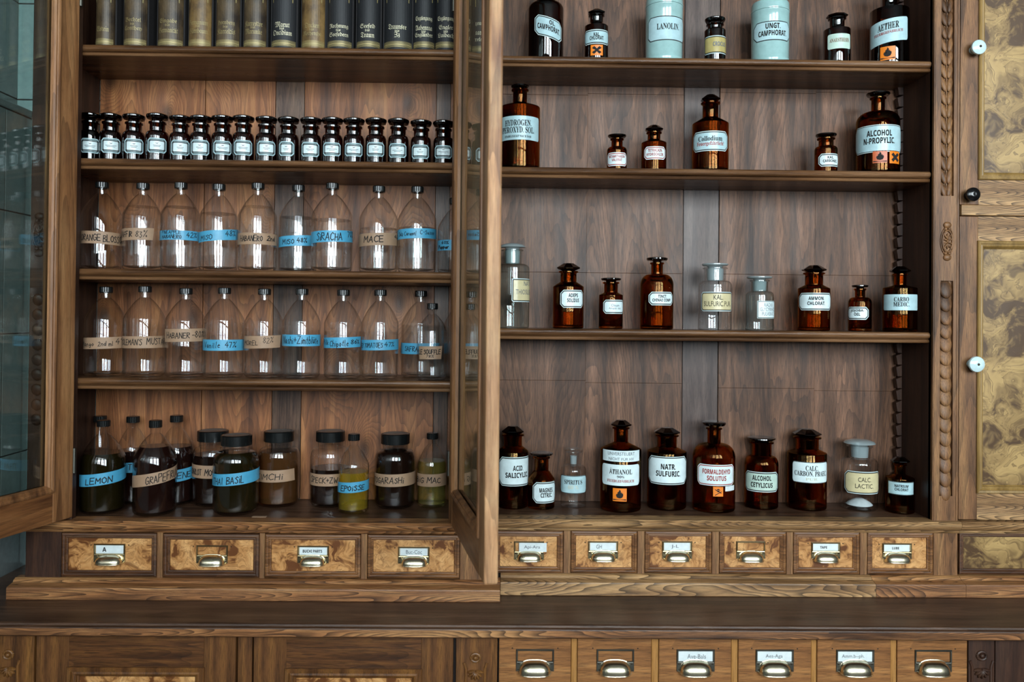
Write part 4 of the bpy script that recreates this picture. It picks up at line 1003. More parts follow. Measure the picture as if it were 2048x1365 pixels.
drw = thing('drawer_cabinet', 'oak drawer cabinet with large brass cup handles under the worktop', 'drawer cabinet', (xb(995), YB, 0))
MB().box(xb(995.5), xb(1936), YB + .018, BACK, .08, zt_b).build('carcass', 'gap', drw, loc=(xb(995), YB, .08))
MB().box(xb(995.5), xb(1936), YB + .06, BACK, 0, .08).build('toe_kick', 'oak_dark', drw, loc=(xb(995), YB, 0))
LDR = [(998, 1142), (1155, 1303), (1318, 1463), (1477, 1623), (1635, 1782), (1795, 1935)]
hold_b = [(1032, 1108), (1193, 1268), (1353, 1429), (1511, 1587), (1672, 1748), (1829, 1903)]
cards_b = [None, None, ('Ave-Bals', 1393, 37, 9, 'ink_grey', 'N'), ('Aes-Aga', 1548, 34, 9, 'ink_grey', 'N'), ('Amm.b--ph.', 1706, 45, 9, 'ink_grey', 'N'), None]
zdb = .60
for i, (a, b) in enumerate(LDR):
    m = MB(); m.bbox(xb(a), xb(b), YB + .001, YB + .018, zdb, zt_b - .002, .0015); d = m.build('drawer', 'drawer_oak', drw, loc=(xb(a), YB, zdb))
    h0, h1 = hold_b[i]; pull(d, h0, h1, 1299 + i * .3, 1343 + i * .3, h0 + 6, h1 - 7, 1323, 1350, YB + .001, cards_b[i], dark=True)
    m = MB(); m.bbox(xb(a), xb(b), YB + .001, YB + .018, .085, zdb - .004, .0015); m.build('lower_drawer', 'drawer_oak', drw, loc=(xb(a), YB, .085))
for a, b in zip(LDR, LDR[1:]): MB().bbox(xb(a[1] + .8), xb(b[0] - .8), YB + .004, YB + .018, .08, zt_b, .001).build('drawer_divider', 'divider_oak', drw, loc=(xb(a[1]), YB, .08))
sidec = thing('side_cupboard', 'dark oak base cupboard at the end of the brass-handled drawers', 'cupboard', (xb(1936), YB, 0))
MB().box(xb(1936.8), XE, YB + .018, BACK, 0, zt_b).build('carcass', 'oak_dark', sidec, loc=(xb(1936), YB, 0))
shell_post(sidec, xb(1937), xb(1989), 1312, YB, .08, zt_b, 1963, 'oak_dark')
panel_door(xb(1991), XE - .01, .09, zt_b - .001, xb(2075), XE - .08, .17, zt_b - .07, YB, stile='oak_dark', rail='oak_dark_h', pan='burl_door', par=sidec, mw=.02)

# ---------------------------------------------------------------- encyclopaedia volumes on the top left shelf
BOOKS = [(186, 222, 'leather_olive', [('Elstein', 58, 25)], 'half-hidden olive leather volume ending in Elstein, first in the row'),
 (241, 287, 'leather_olive', [('Bechtel', 40, 34), ('bis', 48, 8), ('Conthey', 57, 36)], 'worn olive leather volume with gilt title Bechtel bis Conthey'),
 (309, 360, 'leather_olive', [('Eingabe', 42, 36), ('bis', 50, 9), ('Germanität', 60, 40)], 'worn olive leather volume with gilt title Eingabe bis Germanität'),
 (372, 417, 'leather_tan', [('Germanium', 44, 40), ('bis', 52, 9), ('Gürnbaum', 61, 40)], 'scuffed tan leather volume with gilt title Germanium bis Gürnbaum'),
 (427, 474, 'leather_olive', [('Hornberg', 45, 36), ('bis', 53, 9), ('Karreltis', 62, 38)], 'olive leather volume with gilt title Hornberg bis Karreltis'),
 (483, 528, 'leather_olive', [('Karrestor', 46, 38), ('bis', 54, 9), ('Marunke', 62, 36)], 'olive leather volume with gilt title Karrestor bis Marunke'),
 (539, 588, 'leather_black', [('Marut', 47, 30), ('bis', 55, 9), ('Oncidium', 63, 40)], 'black volume with pale title Marut bis Oncidium'),
 (600, 646, 'leather_tan', [('Oncken', 48, 30), ('bis', 57, 9), ('Recherche', 65, 38)], 'tan leather volume with gilt title Oncken bis Recherche'),
 (652, 701, 'leather_black', [('Rechnung', 50, 40), ('bis', 58, 9), ('Seefedern', 67, 41)], 'black volume with pale title Rechnung bis Seefedern'),
 (711, 758, 'leather_black', [('Seefeld', 50, 31), ('bis', 58, 9), ('Traun', 67, 28)], 'black volume with pale title Seefeld bis Traun'),
 (766, 822, 'leather_black', [('Traunsee', 50, 38), ('bis', 59, 9), ('Zz', 67, 11)], 'thick black volume with pale title Traunsee bis Zz'),
 (826, 868, 'leather_black', [('Ergänzung', 34, 36), ('Aabenraa', 52, 36), ('bis', 60, 8), ('Engländer', 67, 38)], 'black supplement volume with title Aabenraa bis Engländer'),
 (870, 913, 'leather_black', [('Ergänzung', 34, 36), ('Engler', 52, 29), ('bis', 60, 8), ('Laibach', 68, 34)], 'black supplement volume with title Engler bis Laibach, next to the open door')]
for i, (a, b, mt, lines, lab) in enumerate(BOOKS):
    Yb = 2.012; zs = ZL[0] + .0006; x0, x1 = UX(a, 60, Yb), UX(b, 60, Yb); w_ = x1 - x0; xc = (x0 + x1) / 2; H = .245
    root = thing('book', lab, 'book', (xc, Yb, zs), 'encyclopaedia volumes on the top left shelf')
    R = w_ * .56; am = math.asin(w_ / 2 / R); cyy = Yb + R
    prof = [(xc + R * math.sin(t), cyy - R * math.cos(t)) for t in [-am + 2 * am * k / 14 for k in range(15)]] + [(x1, Yb + .03), (x0, Yb + .03)]
    MB().extrude_z(prof, zs, zs + H, smooth=False).build('spine', mt, root, loc=(xc, Yb, zs))
    m = MB(); e = .0035 if i < 11 else .0009
    for s0, s1 in ((x0 - e, x0 + .003), (x1 - .003, x1 + e)): m.bbox(s0, s1, Yb + .022, Yb + .150, zs, zs + H + .002, .0008)
    m.build('cover_boards', 'leather_boards', root, loc=(xc, Yb, zs))
    m = MB(); m.box(x0 + .003, x1 - .003, Yb + .030, Yb + .145, zs + .004, zs + H - .004); m.build('page_block', 'paper_edge', root, loc=(xc, Yb, zs))
    W = Wrap((a + b) / 2, xc, cyy, R, (b - a) / 2 / math.sin(am) * 1.0, 60); W.f = Vector((0, -1, 0)); W.r = Vector((1, 0, 0)); W.Yf = Yb
    m = MB(); k = PXM(500, 60, Yb); ua = am * R * .97
    gm = 'gold' if 'black' not in mt else 'gold_light'
    for t, y, wd in lines:
        y += (a - 186) * .0045 + (-1 if i < 6 else 0); hh = {'bis': 5.2}.get(t, 11.0)
        wraptext(m, W, t, 'F', 0, W.z(y), wd * k, hh * k, .0006, 0)
    for y, h in ((76.5 + (a - 186) * .010, .9), (78.5 + (a - 186) * .010, 1.4), (80.8 + (a - 186) * .010, 3.2), (84.8 + (a - 186) * .010, 1.4), (87.2 + (a - 186) * .010, .8)):
        z = W.z(y); plate(m, W, -ua, ua, z - h * k, z, 0, 'oct', .0005, 1)
    for sx in (-.72, .72):
        z = W.z(3); plate(m, W, sx * ua - .0012, sx * ua + .0012, z, zs + H - .02, 0, 'oct', .0005, 1)
    z = zs + H - .02; plate(m, W, -.75 * ua, .75 * ua, z - .003, z, 0, 'oct', .0005, 1)
    m.build('gilt_lettering', [gm, 'gold'], root, loc=(xc, Yb, zs), fix=False)

# ---------------------------------------------------------------- small brown jars on the second left shelf
SMALL = [(181, 228, 20), (222, 229, 22), (268, 230, 22), (315, 229, 22.5), (361, 233, 21), (402, 233, 21), (445, 233, 21), (487, 233, 21), (533, 235, 21.5), (577, 236, 21), (622, 237, 21),
         (665, 237, 21), (708, 238, 21), (752, 238, 21), (797, 239, 21), (842, 242, 20.5), (887, 243, 20.5)]
ORD = ['first', 'second', 'third', 'fourth', 'fifth', 'sixth', 'seventh', 'eighth', 'ninth', 'tenth', 'eleventh', 'twelfth', 'thirteenth', 'fourteenth', 'fifteenth', 'sixteenth', 'seventeenth']
rs_ = random.Random(5)
for i, (cx, yt, hw) in enumerate(SMALL):
    dy = yt - 229; lw = 19.5 if i != 9 else 16
    lab = ORD[i] + ' small brown glass jar from the door hinge end, on the shelf below the books'
    ex = {0: 'small brown jar half hidden behind the left door frame, below the books', 16: 'small brown jar against the right door frame, last of the row below the books'}
    b = bottle(dict(name='apothecary_jar', cat='jar', cx=cx, hw=hw, z=ZL[1], Y=2.035, yb=276 + dy * .8, ys=264 + dy * .9, yn=245 + dy, yt=yt, nw=14.5, sh='round', st='disk', sw=21.5, mat='amber_dark', lip=.0215, lt=.0042, ground=False,
                    label=ex.get(i, lab), group='small brown jars in the row below the books'))
    X, Y, zs = b.location; R = hw * PXM(cx, 290, Y) * .985; W = Wrap(cx, X, Y, R, hw, 290); k = PXM(cx, 290, Y); m = MB()
    off = rs_.uniform(-1.5, 1.5) + (-3 if i == 9 else -1); y0, y1 = 277 + dy * .95 + rs_.uniform(-1, 1), 306 + dy * .85 + rs_.uniform(-1, 1)
    u0, u1 = (off - lw) * k, (off + lw) * k; z1, z0 = W.z(y0), W.z(y1); c = 5 * k
    plate(m, W, u0, u1, z0, z1, c, 'oct', .0004, 0); plate(m, W, u0 + 2.0 * k, u1 - 2.0 * k, z0 + 2.0 * k, z1 - 2.0 * k, c * .9, 'oct', .0006, 1)
    plate(m, W, u0 + 3.4 * k, u1 - 3.4 * k, z0 + 3.4 * k, z1 - 3.4 * k, c * .8, 'oct', .0008, 0); plate(m, W, u0 + 4.4 * k, u1 - 4.4 * k, z0 + 4.4 * k, z1 - 4.4 * k, c * .6, 'round', .0010, 1)
    plate(m, W, u0 + 6.2 * k, u1 - 6.2 * k, z0 + 6.2 * k, z1 - 6.2 * k, c * .4, 'round', .0012, 2)
    uc = off * k; zc = (z0 + z1) / 2; q = lambda a_, b_: W.p(uc + a_ * k, zc + b_ * k, .0015)
    for st in ([(-2.5, 5), (0, 3.2), (2.5, 5.4)], [(-1.6, 3.4), (.2, 4.8), (1.8, 3.2)]): ribbon(m, lambda u, v: W.p(uc + u, zc + v, .0015), [(s_[0] * k, s_[1] * k) for s_ in st], .7 * k, 3)
    wa = rs_.uniform(5, 9.5)
    for yy, ww in ((0, wa), (-2.6, wa * rs_.uniform(.5, .9))): ribbon(m, lambda u, v: W.p(uc + u, zc + v, .0015), [(-ww * k, yy * k), (ww * k, yy * k)], 1.0 * k, 3)
    m.build('label', ['l_blue', 'ink', 'l_white', 'ink_grey'], b, loc=tuple(b.location), fix=False)

# ---------------------------------------------------------------- laboratory bottles, two rows
def LB(cx, yt, hw, row, label, tapes, fill=None, **k):
    s = dict(cx=cx, yt=yt, hw=hw, z=ZL[row], Y=k.pop('Y', 2.052), label=label, tapes=tapes, fill=('water', fill) if isinstance(fill, (int, float)) else fill, **k)
    s.setdefault('group', 'clear laboratory bottles on the left shelves'); return lab_bottle(s)
T3 = 2
LB(203, 365, 39, T3, 'clear bottle in shadow with brown tape reading ORANGE BLOSSOM', [(162, 243, 463, 488, 'brown', [('ORANGE', 168, 201, 476, 12), ('BLOSSOM', 206, 241, 477, 13)], -.03)])
LB(285, 367, 38, T3, 'clear bottle with brown tape reading KAFFIR 83%', [(242, 306, 456, 480, 'brown', [('KAFFIR', 243, 266, 468, 11), ('83%', 272, 293, 468, 13, 1.1)], .03)], 414)
LB(361, 366, 38.5, T3, 'full clear bottle with blue tape reading PINEAPPLE HABANERO 42%', [(321, 399, 461, 480, 'blue', [('PINEAPPLE', 328, 361, 465, 6, 1.0), ('HABANERO', 328, 362, 474, 7, 1.2), ('42%', 372, 390, 469, 10, 1.3)], -.0)], 415)
LB(437, 369, 37.5, T3, 'clear bottle with blue tape reading MISO 48%, beside the pineapple one', [(399, 474, 460, 481, 'blue', [('MISO', 405, 425, 473, 9, 1.3), ('48%', 450, 468, 468, 11, 1.3)], .09)], 428)
LB(515, 367, 38, T3, 'clear bottle with brown tape reading HABANERO 2nd', [(475, 554, 466, 489, 'brown', [('HABANERO', 483, 524, 477, 11, 1.4), ('2nd', 533, 547, 476, 9, 1.8)], .0)], 414)
LB(596, 371, 37.5, T3, 'clear bottle with blue tape reading MISO 48%, beside SIRACHA', [(556, 632, 471, 492, 'blue', [('MISO', 567, 588, 483, 9, 1.4), ('48%', 594, 613, 481, 9, 1.4)], .05)], 436, Y=2.088)
LB(664, 367, 41, T3, 'large clear bottle with blue tape reading SIRACHA', [(624, 706, 461, 484, 'blue', [('SiRACHA', 635, 683, 473, 15, 1.6), ('70%', 694, 704, 468, 12, 1.5)], .04)], 441, Y=2.033)
LB(757, 373, 39, T3, 'clear bottle with brown tape reading MACE', [(717, 796, 466, 491, 'brown', [('MACE', 729, 766, 478, 12, 1.8), ('42', 788, 795, 473, 7, 1.5)], .04)], 458)
LB(834, 374, 39, T3, 'clear bottle with blue tape in joined handwriting, beside MACE', [(794, 874, 457, 477, 'blue', [('Salz Caramel', 799, 832, 467, 8, 1.0), ('C-Saison', 840, 867, 465, 8, 1.0)], .03)], 457)
LB(909, 397, 34, T3, 'shorter clear bottle with blue tape, half hidden by the right door', [(876, 943, 480, 501, 'blue', [('60%', 884, 897, 485, 6, 1.3), ('Pepper', 878, 897, 494, 7, 1.8)])], None, cap=11.5, Y=2.045, sl=38)
T4 = 3
LB(211, 574, 40, T4, 'clear bottle with brown tape reading Mango 2nd ml 41%', [(168, 252, 675, 698, 'brown', [('Mango', 171, 190, 688, 9, 1.2), ('2nd ml', 198, 224, 688, 9, 1.1), ('41%', 229, 247, 684, 13, 1.3)], .03)], 615)
LB(289, 573, 40.5, T4, 'clear bottle with brown tape ending in the word MUSTARD', [(246, 332, 673, 697, 'brown', [("COLEMAN'S", 249, 284, 685, 11, 1.3), ('MUSTARD', 293, 328, 684, 12, 1.3)], .01)], 649)
LB(371, 577, 40, T4, 'clear bottle with brown tape reading HABANER -80%', [(333, 407, 658, 684, 'brown', [('HABANER', 337, 378, 671, 11, 1.4), ('-80%', 383, 404, 670, 12, 1.4)], .02)], 657)
LB(448, 576, 40, T4, 'clear bottle with blue tape reading Vanille 47%', [(407, 488, 680, 702, 'blue', [('Vanille', 412, 440, 691, 11, 1.2), ('47%', 450, 470, 690, 11, 1.3)], .0)], 645)
LB(528, 578, 38.3, T4, 'clear bottle with brown tape reading MOREL 82%', [(487, 560, 672, 697, 'brown', [('MOREL', 492, 516, 686, 9, 1.2), ('82%', 526, 545, 681, 11, .9)], .03)], 657)
LB(603, 578, 37.6, T4, 'clear bottle with blue tape reading Nashi + Zimtblüte', [(563, 643, 670, 693, 'blue', [('Nashi+Zimtblüte', 569, 634, 681, 14, 1.3)], .0)], 660)
LB(686, 580, 37.8, T4, 'clear bottle with blue tape reading Milk Chipotle 86%', [(644, 721, 675, 696, 'blue', [('Milk', 647, 658, 684, 10, 1.2), ('Chipotle', 661, 696, 687, 12, 1.2), ('86%', 701, 717, 685, 8, 1.4)], .03)], 663)
LB(760, 580, 37, T4, 'clear bottle with blue tape reading KEY TOMATOES 47%', [(720, 796, 680, 701, 'blue', [('KEY TOMATOES', 723, 765, 691, 9, 1.1), ('47%', 769, 787, 689, 9, 1.2)], .02)], 663)
LB(841, 582, 39, T4, 'clear bottle with blue tape reading SAFRAN, behind LE SOUFFLE', [(802, 880, 687, 709, 'blue', [('SAFRAN', 811, 842, 698, 10, 1.3)], .0)], 650, Y=2.114)
LB(864, 607, 31, T4, 'small clear bottle with brown tape reading LE SOUFFLE, in front', [(838, 884, 693, 719, 'brown', [('LE SOUFFLE', 839, 880, 704, 9, 1.5), ('78%', 852, 867, 713, 5, .9)], .02)], 652, cap=11, Y=2.018, sl=34)
LB(925, 584, 38, T4, 'clear bottle almost hidden behind the right door, beside LE SOUFFLE', [], 655, Y=2.112)

# ---------------------------------------------------------------- big flavour bottles and jars on the cabinet floor, left
def FB(cx, yt, hw, yb, label, tapes, fill, **k):
    k.setdefault('group', 'infusion bottles on the left cabinet floor')
    return lab_bottle(dict(cx=cx, yt=yt, hw=hw, z=ZF, Y=2.1, ybase=yb, label=label, tapes=tapes, fill=fill, **k))
FB(199, 832, 18, 998, 'dark bottle behind LEMON, only its shoulder showing', [], ('liq_dark', 900), ch=12, sl=42)
FB(206, 841, 42.5, 1032, 'bottle of yellow-green liquid with blue tape reading LEMON', [(163, 249, 947, 971, 'blue', [('LEMON', 176, 222, 961, 12, 1.8)], .10)], ('liq_olive', 905), ch=12, sl=50, nk=14)
FB(265, 833, 30, 1002, 'dark bottle behind LEMON and GRAPEFRUIT, blue tape half visible', [(228, 305, 926, 946, 'blue', [('T', 257, 263, 935, 11)], .0)], ('liq_red', 900), ch=12, sl=44)
FB(310, 841, 41.5, 1035, 'bottle of dark liquid with slanting brown tape reading GRAPEFRUIT', [(268, 354, 946, 970, 'brown', [('GRAPEFRUIT', 293, 351, 959, 15, 1.5)], .16)], ('liq_red', 892), ch=14, sl=48, nk=12)
FB(352, 831, 35, 1006, 'dark bottle behind GRAPEFRUIT with blue tape ending in ENE', [(315, 385, 941, 965, 'blue', [('BENE', 344, 378, 954, 11, 1.5)], .10)], ('liq_red', 892), ch=13, sl=48)
FB(425, 861, 39, 1005, 'wide jar behind THAI BASIL with brown tape reading CHARLOT MOU', [(384, 468, 932, 958, 'brown', [('CHARLOT', 386, 404, 946, 11, 1.5), ('MOU', 410, 430, 946, 12, 1.5)], -.03)], ('liq_dark', 908), kind='jar', cap=30, ch=20)
FB(472, 870, 45, 1034, 'wide jar of dark green-yellow liquid with blue tape THAI BASIL', [(427, 518, 947, 971, 'blue', [('THAI', 430, 446, 961, 13, 1.5), ('BASiL', 454, 486, 961, 13, 1.7)], .07)], ('liq_olive', 903), kind='jar', cap=30, ch=20)
FB(557, 862, 41, 1015, 'wide jar of amber liquid with brown tape reading KIMCHI', [(515, 587, 941, 965, 'brown', [('KIMCHi', 518, 564, 954, 11, 1.5)], .02)], ('liq_amber', 902), kind='jar', cap=29.5, ch=20)
FB(660, 862, 40, 1008, 'wide jar of dark liquid with brown tape reading SPECK + ZWIEBEL', [(619, 702, 949, 973, 'brown', [('SPECK+ZW', 624, 674, 961, 11, 1.4)], .0)], ('liq_dark', 935), kind='jar', cap=28.5, ch=20)
FB(707, 868, 31, 1030, 'narrow bottle of yellow liquid with blue tape reading EPOISSE', [(675, 739, 965, 986, 'blue', [('EPOiSSE', 683, 727, 977, 10, 1.7)], .05)], ('liq_yellow', 943), cap=11.5, ch=13, sl=40, nk=10)
FB(790, 867, 41, 1021, 'wide jar of near-black liquid with brown tape reading TOGARASHI', [(748, 832, 949, 974, 'brown', [('TOGARASHi', 750, 806, 962, 11, 1.5)], .02)], ('liq_dark', 898), kind='jar', cap=28.5, ch=20)
FB(864, 866, 30, 1018, 'narrow bottle of pale yellow-green liquid with brown tape, beside the right door', [(833, 893, 949, 974, 'brown', [('BiG', 835, 847, 961, 11, 1.5), ('MAC', 854, 880, 961, 11, 1.5)], .01)], ('liq_pale', 921), cap=11.5, ch=12, sl=40, nk=10)
tag(MB().bbox(UX(512, 1034, 2.02), UX(540, 1034, 2.02), 1.985, 1.997, ZF, ZF + .0012, .0003).build('paper_slip', 'tape_brown', loc=(UX(526, 1034, 2.0), 1.99, ZF)), 'small strip of paper lying on the cabinet floor before the jars', 'paper slip')

# ---------------------------------------------------------------- apothecary bottles on the right shelves
def L(box, lines, **k): return dict(box=box, lines=lines, **k)
def RB(row, cx, hw, yb, ys, yn, yt, nw, sh, st, sw, label, labels, **k):
    z = ZF if row == 3 else ZR[row]; k.setdefault('Y', 2.085); k.setdefault('group', 'labelled apothecary bottles on the right shelves')
    return bottle(dict(cx=cx, hw=hw, z=z, yb=yb, ys=ys, yn=yn, yt=yt, nw=nw, sh=sh, st=st, sw=sw, label=label, labels=labels, **k))
RB(0, 1092, 36, 22, 8, -18, -34, 19, 'round', 'disk', 24, 'large dark brown bottle labelled OL. CAMPHORAT., under the top edge', [L((1070, 1099, 35, 76), [('OL.', 45, 8, 12, 'S', 'ink', 6), ('CAMPHORAT.', 57, 10, 46, 'S', 'ink')], paper='l_blue', slope=-.28)], mat='amber_dark')
RB(0, 1193, 24, 55, 48, 31, 19, 13, 'cone', 'facet', 18, 'brown bottle labelled KAL. CHLORAT. with orange cross sticker', [L((1170, 1194, 59, 88), [('KAL.', 69, 6.5, 12, 'S', 'ink'), ('CHLORAT.', 76, 7, 28, 'S', 'ink')], paper='l_blue')], haz=[(1182, 1206, 90, 111, 'cross')], mat='amber_dark')
jar(dict(cx=1328, hw=37, z=ZR[0], Y=2.08, yl=17, yt=-1, label='white porcelain jar labelled LANOLIN.', lab=L((1297, 1337, 32, 81), [('LANOLIN.', 53, 11, 45, 'R', 'ink')], paper='l_blue', bw=(.1, 1.8), cut=.16)))
RB(0, 1430, 21, 64, 60, 49, 37, 14, 'round', 'disk', 20, 'small brown bottle with cream label reading CROCUS.', [L((1410, 1440, 71, 107), [('CROCUS.', 88, 8, 27, 'S', 'ink_grey')], paper='l_ochre', cut=.12)], mat='amber_dark')
jar(dict(cx=1540, hw=37, z=ZR[0], Y=2.08, yl=28, yt=9, label='white porcelain jar labelled UNGT. CAMPHORAT.', lab=L((1509, 1546, 42, 81), [('UNGT.', 52, 10, 28, 'S', 'ink'), ('CAMPHORAT.', 66, 10, 56, 'S', 'ink')], paper='l_blue', bw=(.1, 1.8), cut=.25)))
RB(0, 1674, 26, 62, 56, 37, 27, 14, 'cone', 'facet', 21, 'brown bottle with pale label reading ANAESTHESIN.', [L((1657, 1680, 67, 97), [('ANAESTHESIN.', 80, 7, 38, 'R', 'ink_brown')], paper='l_green', border=None, shape='round', cut=.12)], mat='amber_dark')
RB(0, 1779, 37, 24, 16, -20, -34, 14, 'cone', 'facet', 22, 'large brown bottle labelled AETHER with orange flame sticker', [L((1745, 1777, 37, 84), [('AETHER', 51, 12, 38, 'R', 'ink'), ('FEUERGEFÄHRLICH', 63, 6, 54, 'R', 'ink_red')], paper='l_blue', border=None, shape='round', cut=.1, slope=.14)], haz=[(1763, 1790, 92, 119, 'flame')], mat='amber_dark')
RB(1, 1040, 41, 217, 207, 180, 171, 14, 'cone', 'disk', 18, 'tall brown bottle labelled HYDROGEN. PEROXYD. SOL., cut off by the door', [L((1000, 1036, 232, 280), [('HYDROGEN.', 246, 11, 54, 'R', 'ink'), ('PEROXYD. SOL.', 260, 11, 68, 'R', 'ink'), ('STABILISIERT NACH DAB', 273, 4, 54, 'R', 'ink')], paper='l_blue', border=None, shape='round', cut=.1)])
RB(1, 1234, 20, 303, 295, 278, 270, 11, 'round', 'disk', 18.5, 'small brown bottle with red-framed label BETAMETHASON VALERAT', [L((1215, 1234, 305, 332), [('BETAMETHASON', 313, 5, 32, 'S', 'ink_red'), ('VALERAT', 320, 5, 20, 'S', 'ink_red')], border='ink_red', cut=.24)])
RB(1, 1308, 25, 287, 281, 265, 251, 12.5, 'cone', 'facet', 19, 'brown bottle with red-framed label TETRACAIN. HYDROCHLOR.', [L((1289, 1311, 293, 319), [('TETRACAIN.', 301, 5.5, 28, 'S', 'ink_red'), ('HYDROCHLOR.', 309, 5.5, 34, 'S', 'ink_red')], border='ink_red', cut=.24)])
RB(1, 1421, 36, 249, 237, 206, 190, 15.5, 'cone', 'facet', 20, 'large brown bottle labelled Collodium with red warning below', [L((1388, 1421, 262, 302), [('Collodium', 277, 9, 47, 'R', 'ink'), ('Feuergefährlich!', 288, 9, 54, 'R', 'ink_red')], paper='l_blue', cut=.22)])
RB(1, 1652, 22, 301, 294, 277, 268, 14, 'round', 'disk', 20, 'small brown bottle labelled KAL. CARBONIC.', [L((1638, 1661, 307, 333), [('KAL.', 315, 5, 12, 'S', 'ink'), ('CARBONIC.', 322, 5, 28, 'S', 'ink')], cut=.25)])
RB(1, 1756, 41, 246, 225, 196, 186, 12.5, 'round', 'disk', 22, 'large round-shouldered brown bottle labelled ALCOHOL N-PROPYLIC.', [L((1715, 1759, 249, 304), [('ALCOHOL', 266, 11, 46, 'S', 'ink'), ('N-PROPYLIC.', 281, 11, 58, 'S', 'ink')], paper='l_blue', cut=.2, bw=(1.4, 2.6))], haz=[(1747, 1773, 302, 326, 'flame', 'orange_f'), (1777, 1794, 302, 327, 'cross')])
RB(2, 1025, 35, 538, 528, 500, 487, 18, 'round', 'mushroom', 27, 'large clear bottle with cream label NATR. THIOSULFURIC., beside the door', [L((1024, 1056, 557, 604), [('NATR.', 567, 9, 26, 'N', 'ink_grey'), ('THIOSULFURIC.', 584, 9, 60, 'N', 'ink_grey')], paper='l_cream', cut=.06)], mat='clear_green', ground=True)
RB(2, 1137, 31, 574, 565, 543, 527, 16, 'cone', 'facet', 25, 'brown bottle labelled ADEPS SOLIDUS', [L((1121, 1147, 580, 616), [('ADEPS', 591, 7, 19, 'S', 'ink'), ('SOLIDUS', 601, 7, 24, 'S', 'ink')], cut=.2)])
RB(2, 1222, 24, 591, 586, 565, 556, 13.5, 'cone', 'disk', 20, 'small brown bottle with faint label Oleum Amygdal. dulc.', [L((1207, 1231, 600, 628), [('Oleum', 611, 5, 16, 'N', 'ink_grey'), ('Amygdal. dulc.', 617.5, 5, 25, 'N', 'ink_grey')], cut=.2)])
RB(2, 1314, 33, 570, 549, 526, 515, 11.5, 'round', 'disk', 21, 'brown bottle with round shoulders labelled TINCT. CHINAE COMP.', [L((1298, 1325, 584, 611), [('TINCT.', 593, 5.5, 17, 'S', 'ink'), ('CHINAE COMP.', 600.5, 5.5, 38, 'S', 'ink')], cut=.25)])
RB(2, 1430, 33, 573, 562, 536, 527, 20, 'round', 'disk', 26, 'clear bottle with cream label reading KAL. SULFURIC. PUR.', [L((1404, 1437, 584, 623), [('KAL.', 595, 9, 18, 'N', 'ink'), ('SULFURIC.PUR.', 608, 9, 56, 'N', 'ink')], paper='l_cream', cut=.12)], mat='clear', ground=True)
RB(2, 1519, 28, 593, 583, 561, 553, 16, 'round', 'disk', 25, 'clear bottle labelled RADIX GLYCYRRHIZ. PULVERAT.', [L((1515, 1537, 602, 637), [('RADIX', 610, 6.5, 20, 'N', 'ink_grey'), ('GLYCYRRHIZ.', 619, 6.5, 34, 'N', 'ink_grey'), ('PULVERAT.', 628, 6.5, 28, 'N', 'ink_grey')], paper='l_white', cut=.0, bw=(1, 2))], mat='clear_green', ground=True)
RB(2, 1628, 31, 578, 571, 546, 531, 17, 'cone', 'facet', 24, 'brown bottle labelled AMMON. CHLORAT.', [L((1600, 1633, 586, 621), [('AMMON.', 597, 6.5, 29, 'S', 'ink'), ('CHLORAT.', 607, 6.5, 33, 'S', 'ink')], cut=.25)])
RB(2, 1720, 22, 606, 595, 578, 570, 9.5, 'round', 'disk', 15.5, 'small brown bottle labelled JOJOBA-OEL', [L((1698, 1715, 614, 640), [('JOJOBA-', 622, 5.5, 25, 'S', 'ink'), ('OEL', 629, 5.5, 11, 'S', 'ink')], cut=.25, x1=1736)])
RB(2, 1800, 32, 577, 571, 548, 533, 11.5, 'cone', 'facet', 20, 'brown bottle with borderless pale label CARBO MEDIC.', [L((1771, 1803, 589, 621), [('CARBO', 599, 8, 26, 'R', 'ink'), ('MEDIC.', 609, 8, 28, 'R', 'ink')], paper='l_blue', border=None, shape='round', cut=.1)], Y=2.055)
RB(3, 1026, 31, 902, 893, 869, 852, 18, 'cone', 'facet', 24, 'brown bottle labelled ACID. SALICYLIC., beside the open door', [L((998, 1037, 915, 973), [('ACID.', 937, 9.5, 21, 'S', 'ink'), ('SALICYLIC.', 951, 9.5, 50, 'S', 'ink')])], ybase=1020)
RB(3, 1083, 27, 958, 942, 914, 905, 14, 'cone', 'disk', 23, 'small brown bottle labelled MAGNES. CITRIC.', [L((1066, 1094, 965, 1007), [('MAGNES.', 981, 8, 29, 'S', 'ink'), ('CITRIC.', 991, 8, 24, 'S', 'ink')])], ybase=1021)
RB(3, 1147, 26, 941, 929, 910, 897, 8, 'round', 'disk', 18, 'small clear bottle labelled SPIRITUS', [L((1122, 1147, 952, 988), [('SPIRITUS', 965, 8, 36, 'R', 'ink'), ('60 %', 975, 7, 20, 'R', 'ink_faint')], paper='l_blue', shape='round', cut=.2, bw=(.1, 1.4))], ybase=1017, mat='clear', smat='clear')
RB(3, 1242, 41, 898, 885, 855, 840, 14, 'cone', 'facet', 22, 'tall brown bottle labelled ÄTHANOL 90% with orange flame sticker', [L((1206, 1242, 930, 972), [('ÄTHANOL', 943, 11, 45, 'R', 'ink'), ('90%', 954, 4.5, 14, 'R', 'ink'), ('FEUERGEFÄHRLICH', 962, 6, 54, 'R', 'ink_red')], border=None, shape='round', cut=.16), L((1207, 1243, 902, 924), [('UNVERSTEUERT', 908, 6, 54, 'N', 'ink_grey'), ('NICHT FÜR HV', 918, 6, 50, 'N', 'ink_grey')], border=None, shape='oct', cut=0, name='paper_strip')], haz=[(1227, 1254, 977, 1003, 'flame')], ybase=1027)
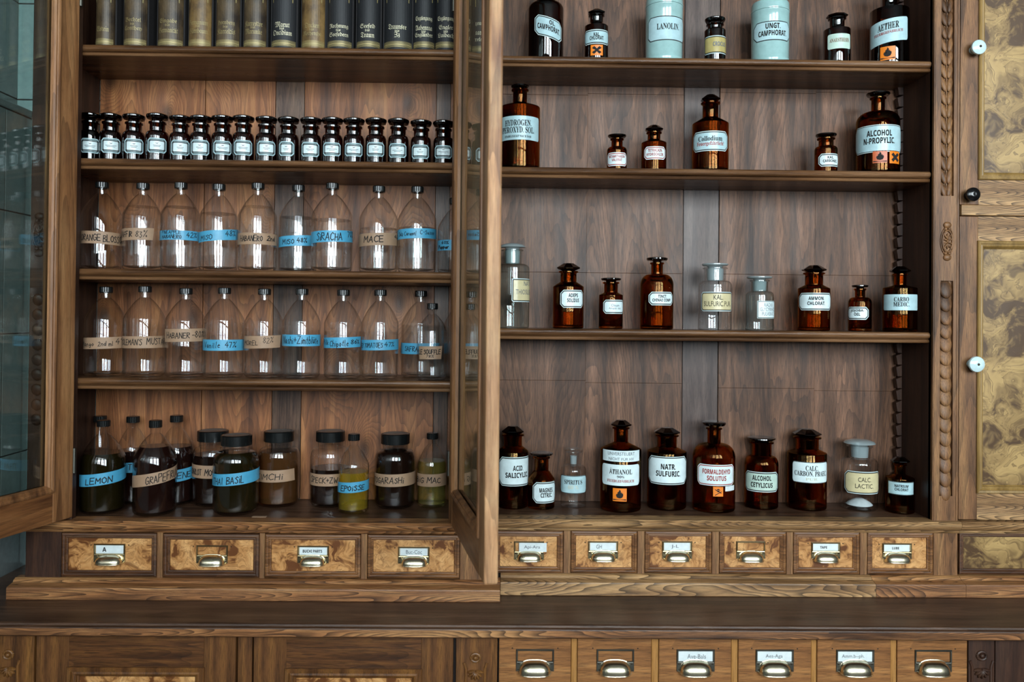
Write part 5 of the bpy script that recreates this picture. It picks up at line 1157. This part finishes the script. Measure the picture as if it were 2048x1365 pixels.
RB(3, 1334, 39, 903, 895, 870, 855, 19, 'cone', 'facet', 27, 'brown bottle with large label reading NATR. SULFURIC.', [L((1298, 1337, 914, 970), [('NATR.', 934, 10, 28, 'S', 'ink'), ('SULFURIC.', 948, 10, 48, 'S', 'ink')])], ybase=1023)
RB(3, 1428, 42, 914, 887, 856, 843, 13, 'round', 'disk', 23, 'round-shouldered brown bottle with red label FORMALDEHYD SOLUTUS', [L((1397, 1434, 930, 972), [('FORMALDEHYD', 944, 9, 55, 'S', 'ink_red'), ('SOLUTUS', 957, 9, 37, 'S', 'ink_red')], border='ink_red', cut=.15)], haz=[(1427, 1446, 974, 993, 'skull'), (1450, 1467, 973, 983, None, 'card')], ybase=1028)
RB(3, 1523, 33, 929, 912, 884, 874, 19, 'round', 'disk', 27, 'brown bottle with pale green label ALCOHOL CETYLICUS', [L((1493, 1524, 945, 985), [('ALCOHOL', 957, 9, 36, 'S', 'ink'), ('CETYLICUS', 971, 9, 42, 'S', 'ink')], paper='l_green', cut=.18)], ybase=1021)
RB(3, 1614, 38, 906, 899, 874, 858, 22, 'cone', 'facet', 28, 'brown bottle labelled CALC. CARBON. PRAEC.', [L((1587, 1624, 925, 967), [('CALC.', 937, 9, 24, 'R', 'ink'), ('CARBON. PRAEC.', 948, 9, 66, 'R', 'ink'), ('PUR.', 959, 4.5, 24, 'R', 'ink_faint')], shape='round', cut=.14, bw=(.1, 1.2))], ybase=1022)
RB(3, 1719, 35, 928, 915, 891, 879, 20, 'round', 'mushroom', 30, 'clear bottle with cream label reading CALC. LACTIC.', [L((1692, 1729, 944, 989), [('CALC.', 960, 8, 24, 'N', 'ink'), ('LACTIC.', 973, 8, 34, 'N', 'ink')], paper='l_cream', cut=.18)], ybase=1024, mat='clear', ground=True, fill=('powder', 997))
RB(3, 1800, 27, 956, 949, 928, 914, 10, 'cone', 'facet', 18, 'small brown bottle with rectangular label NATRIUM CHLORAT', [L((1779, 1803, 965, 991), [('NATRIUM', 973, 5, 24, 'S', 'ink'), ('CHLORAT', 980, 5, 24, 'S', 'ink')], paper='l_blue', cut=.0, bw=(.1, 1.2))], ybase=1030)
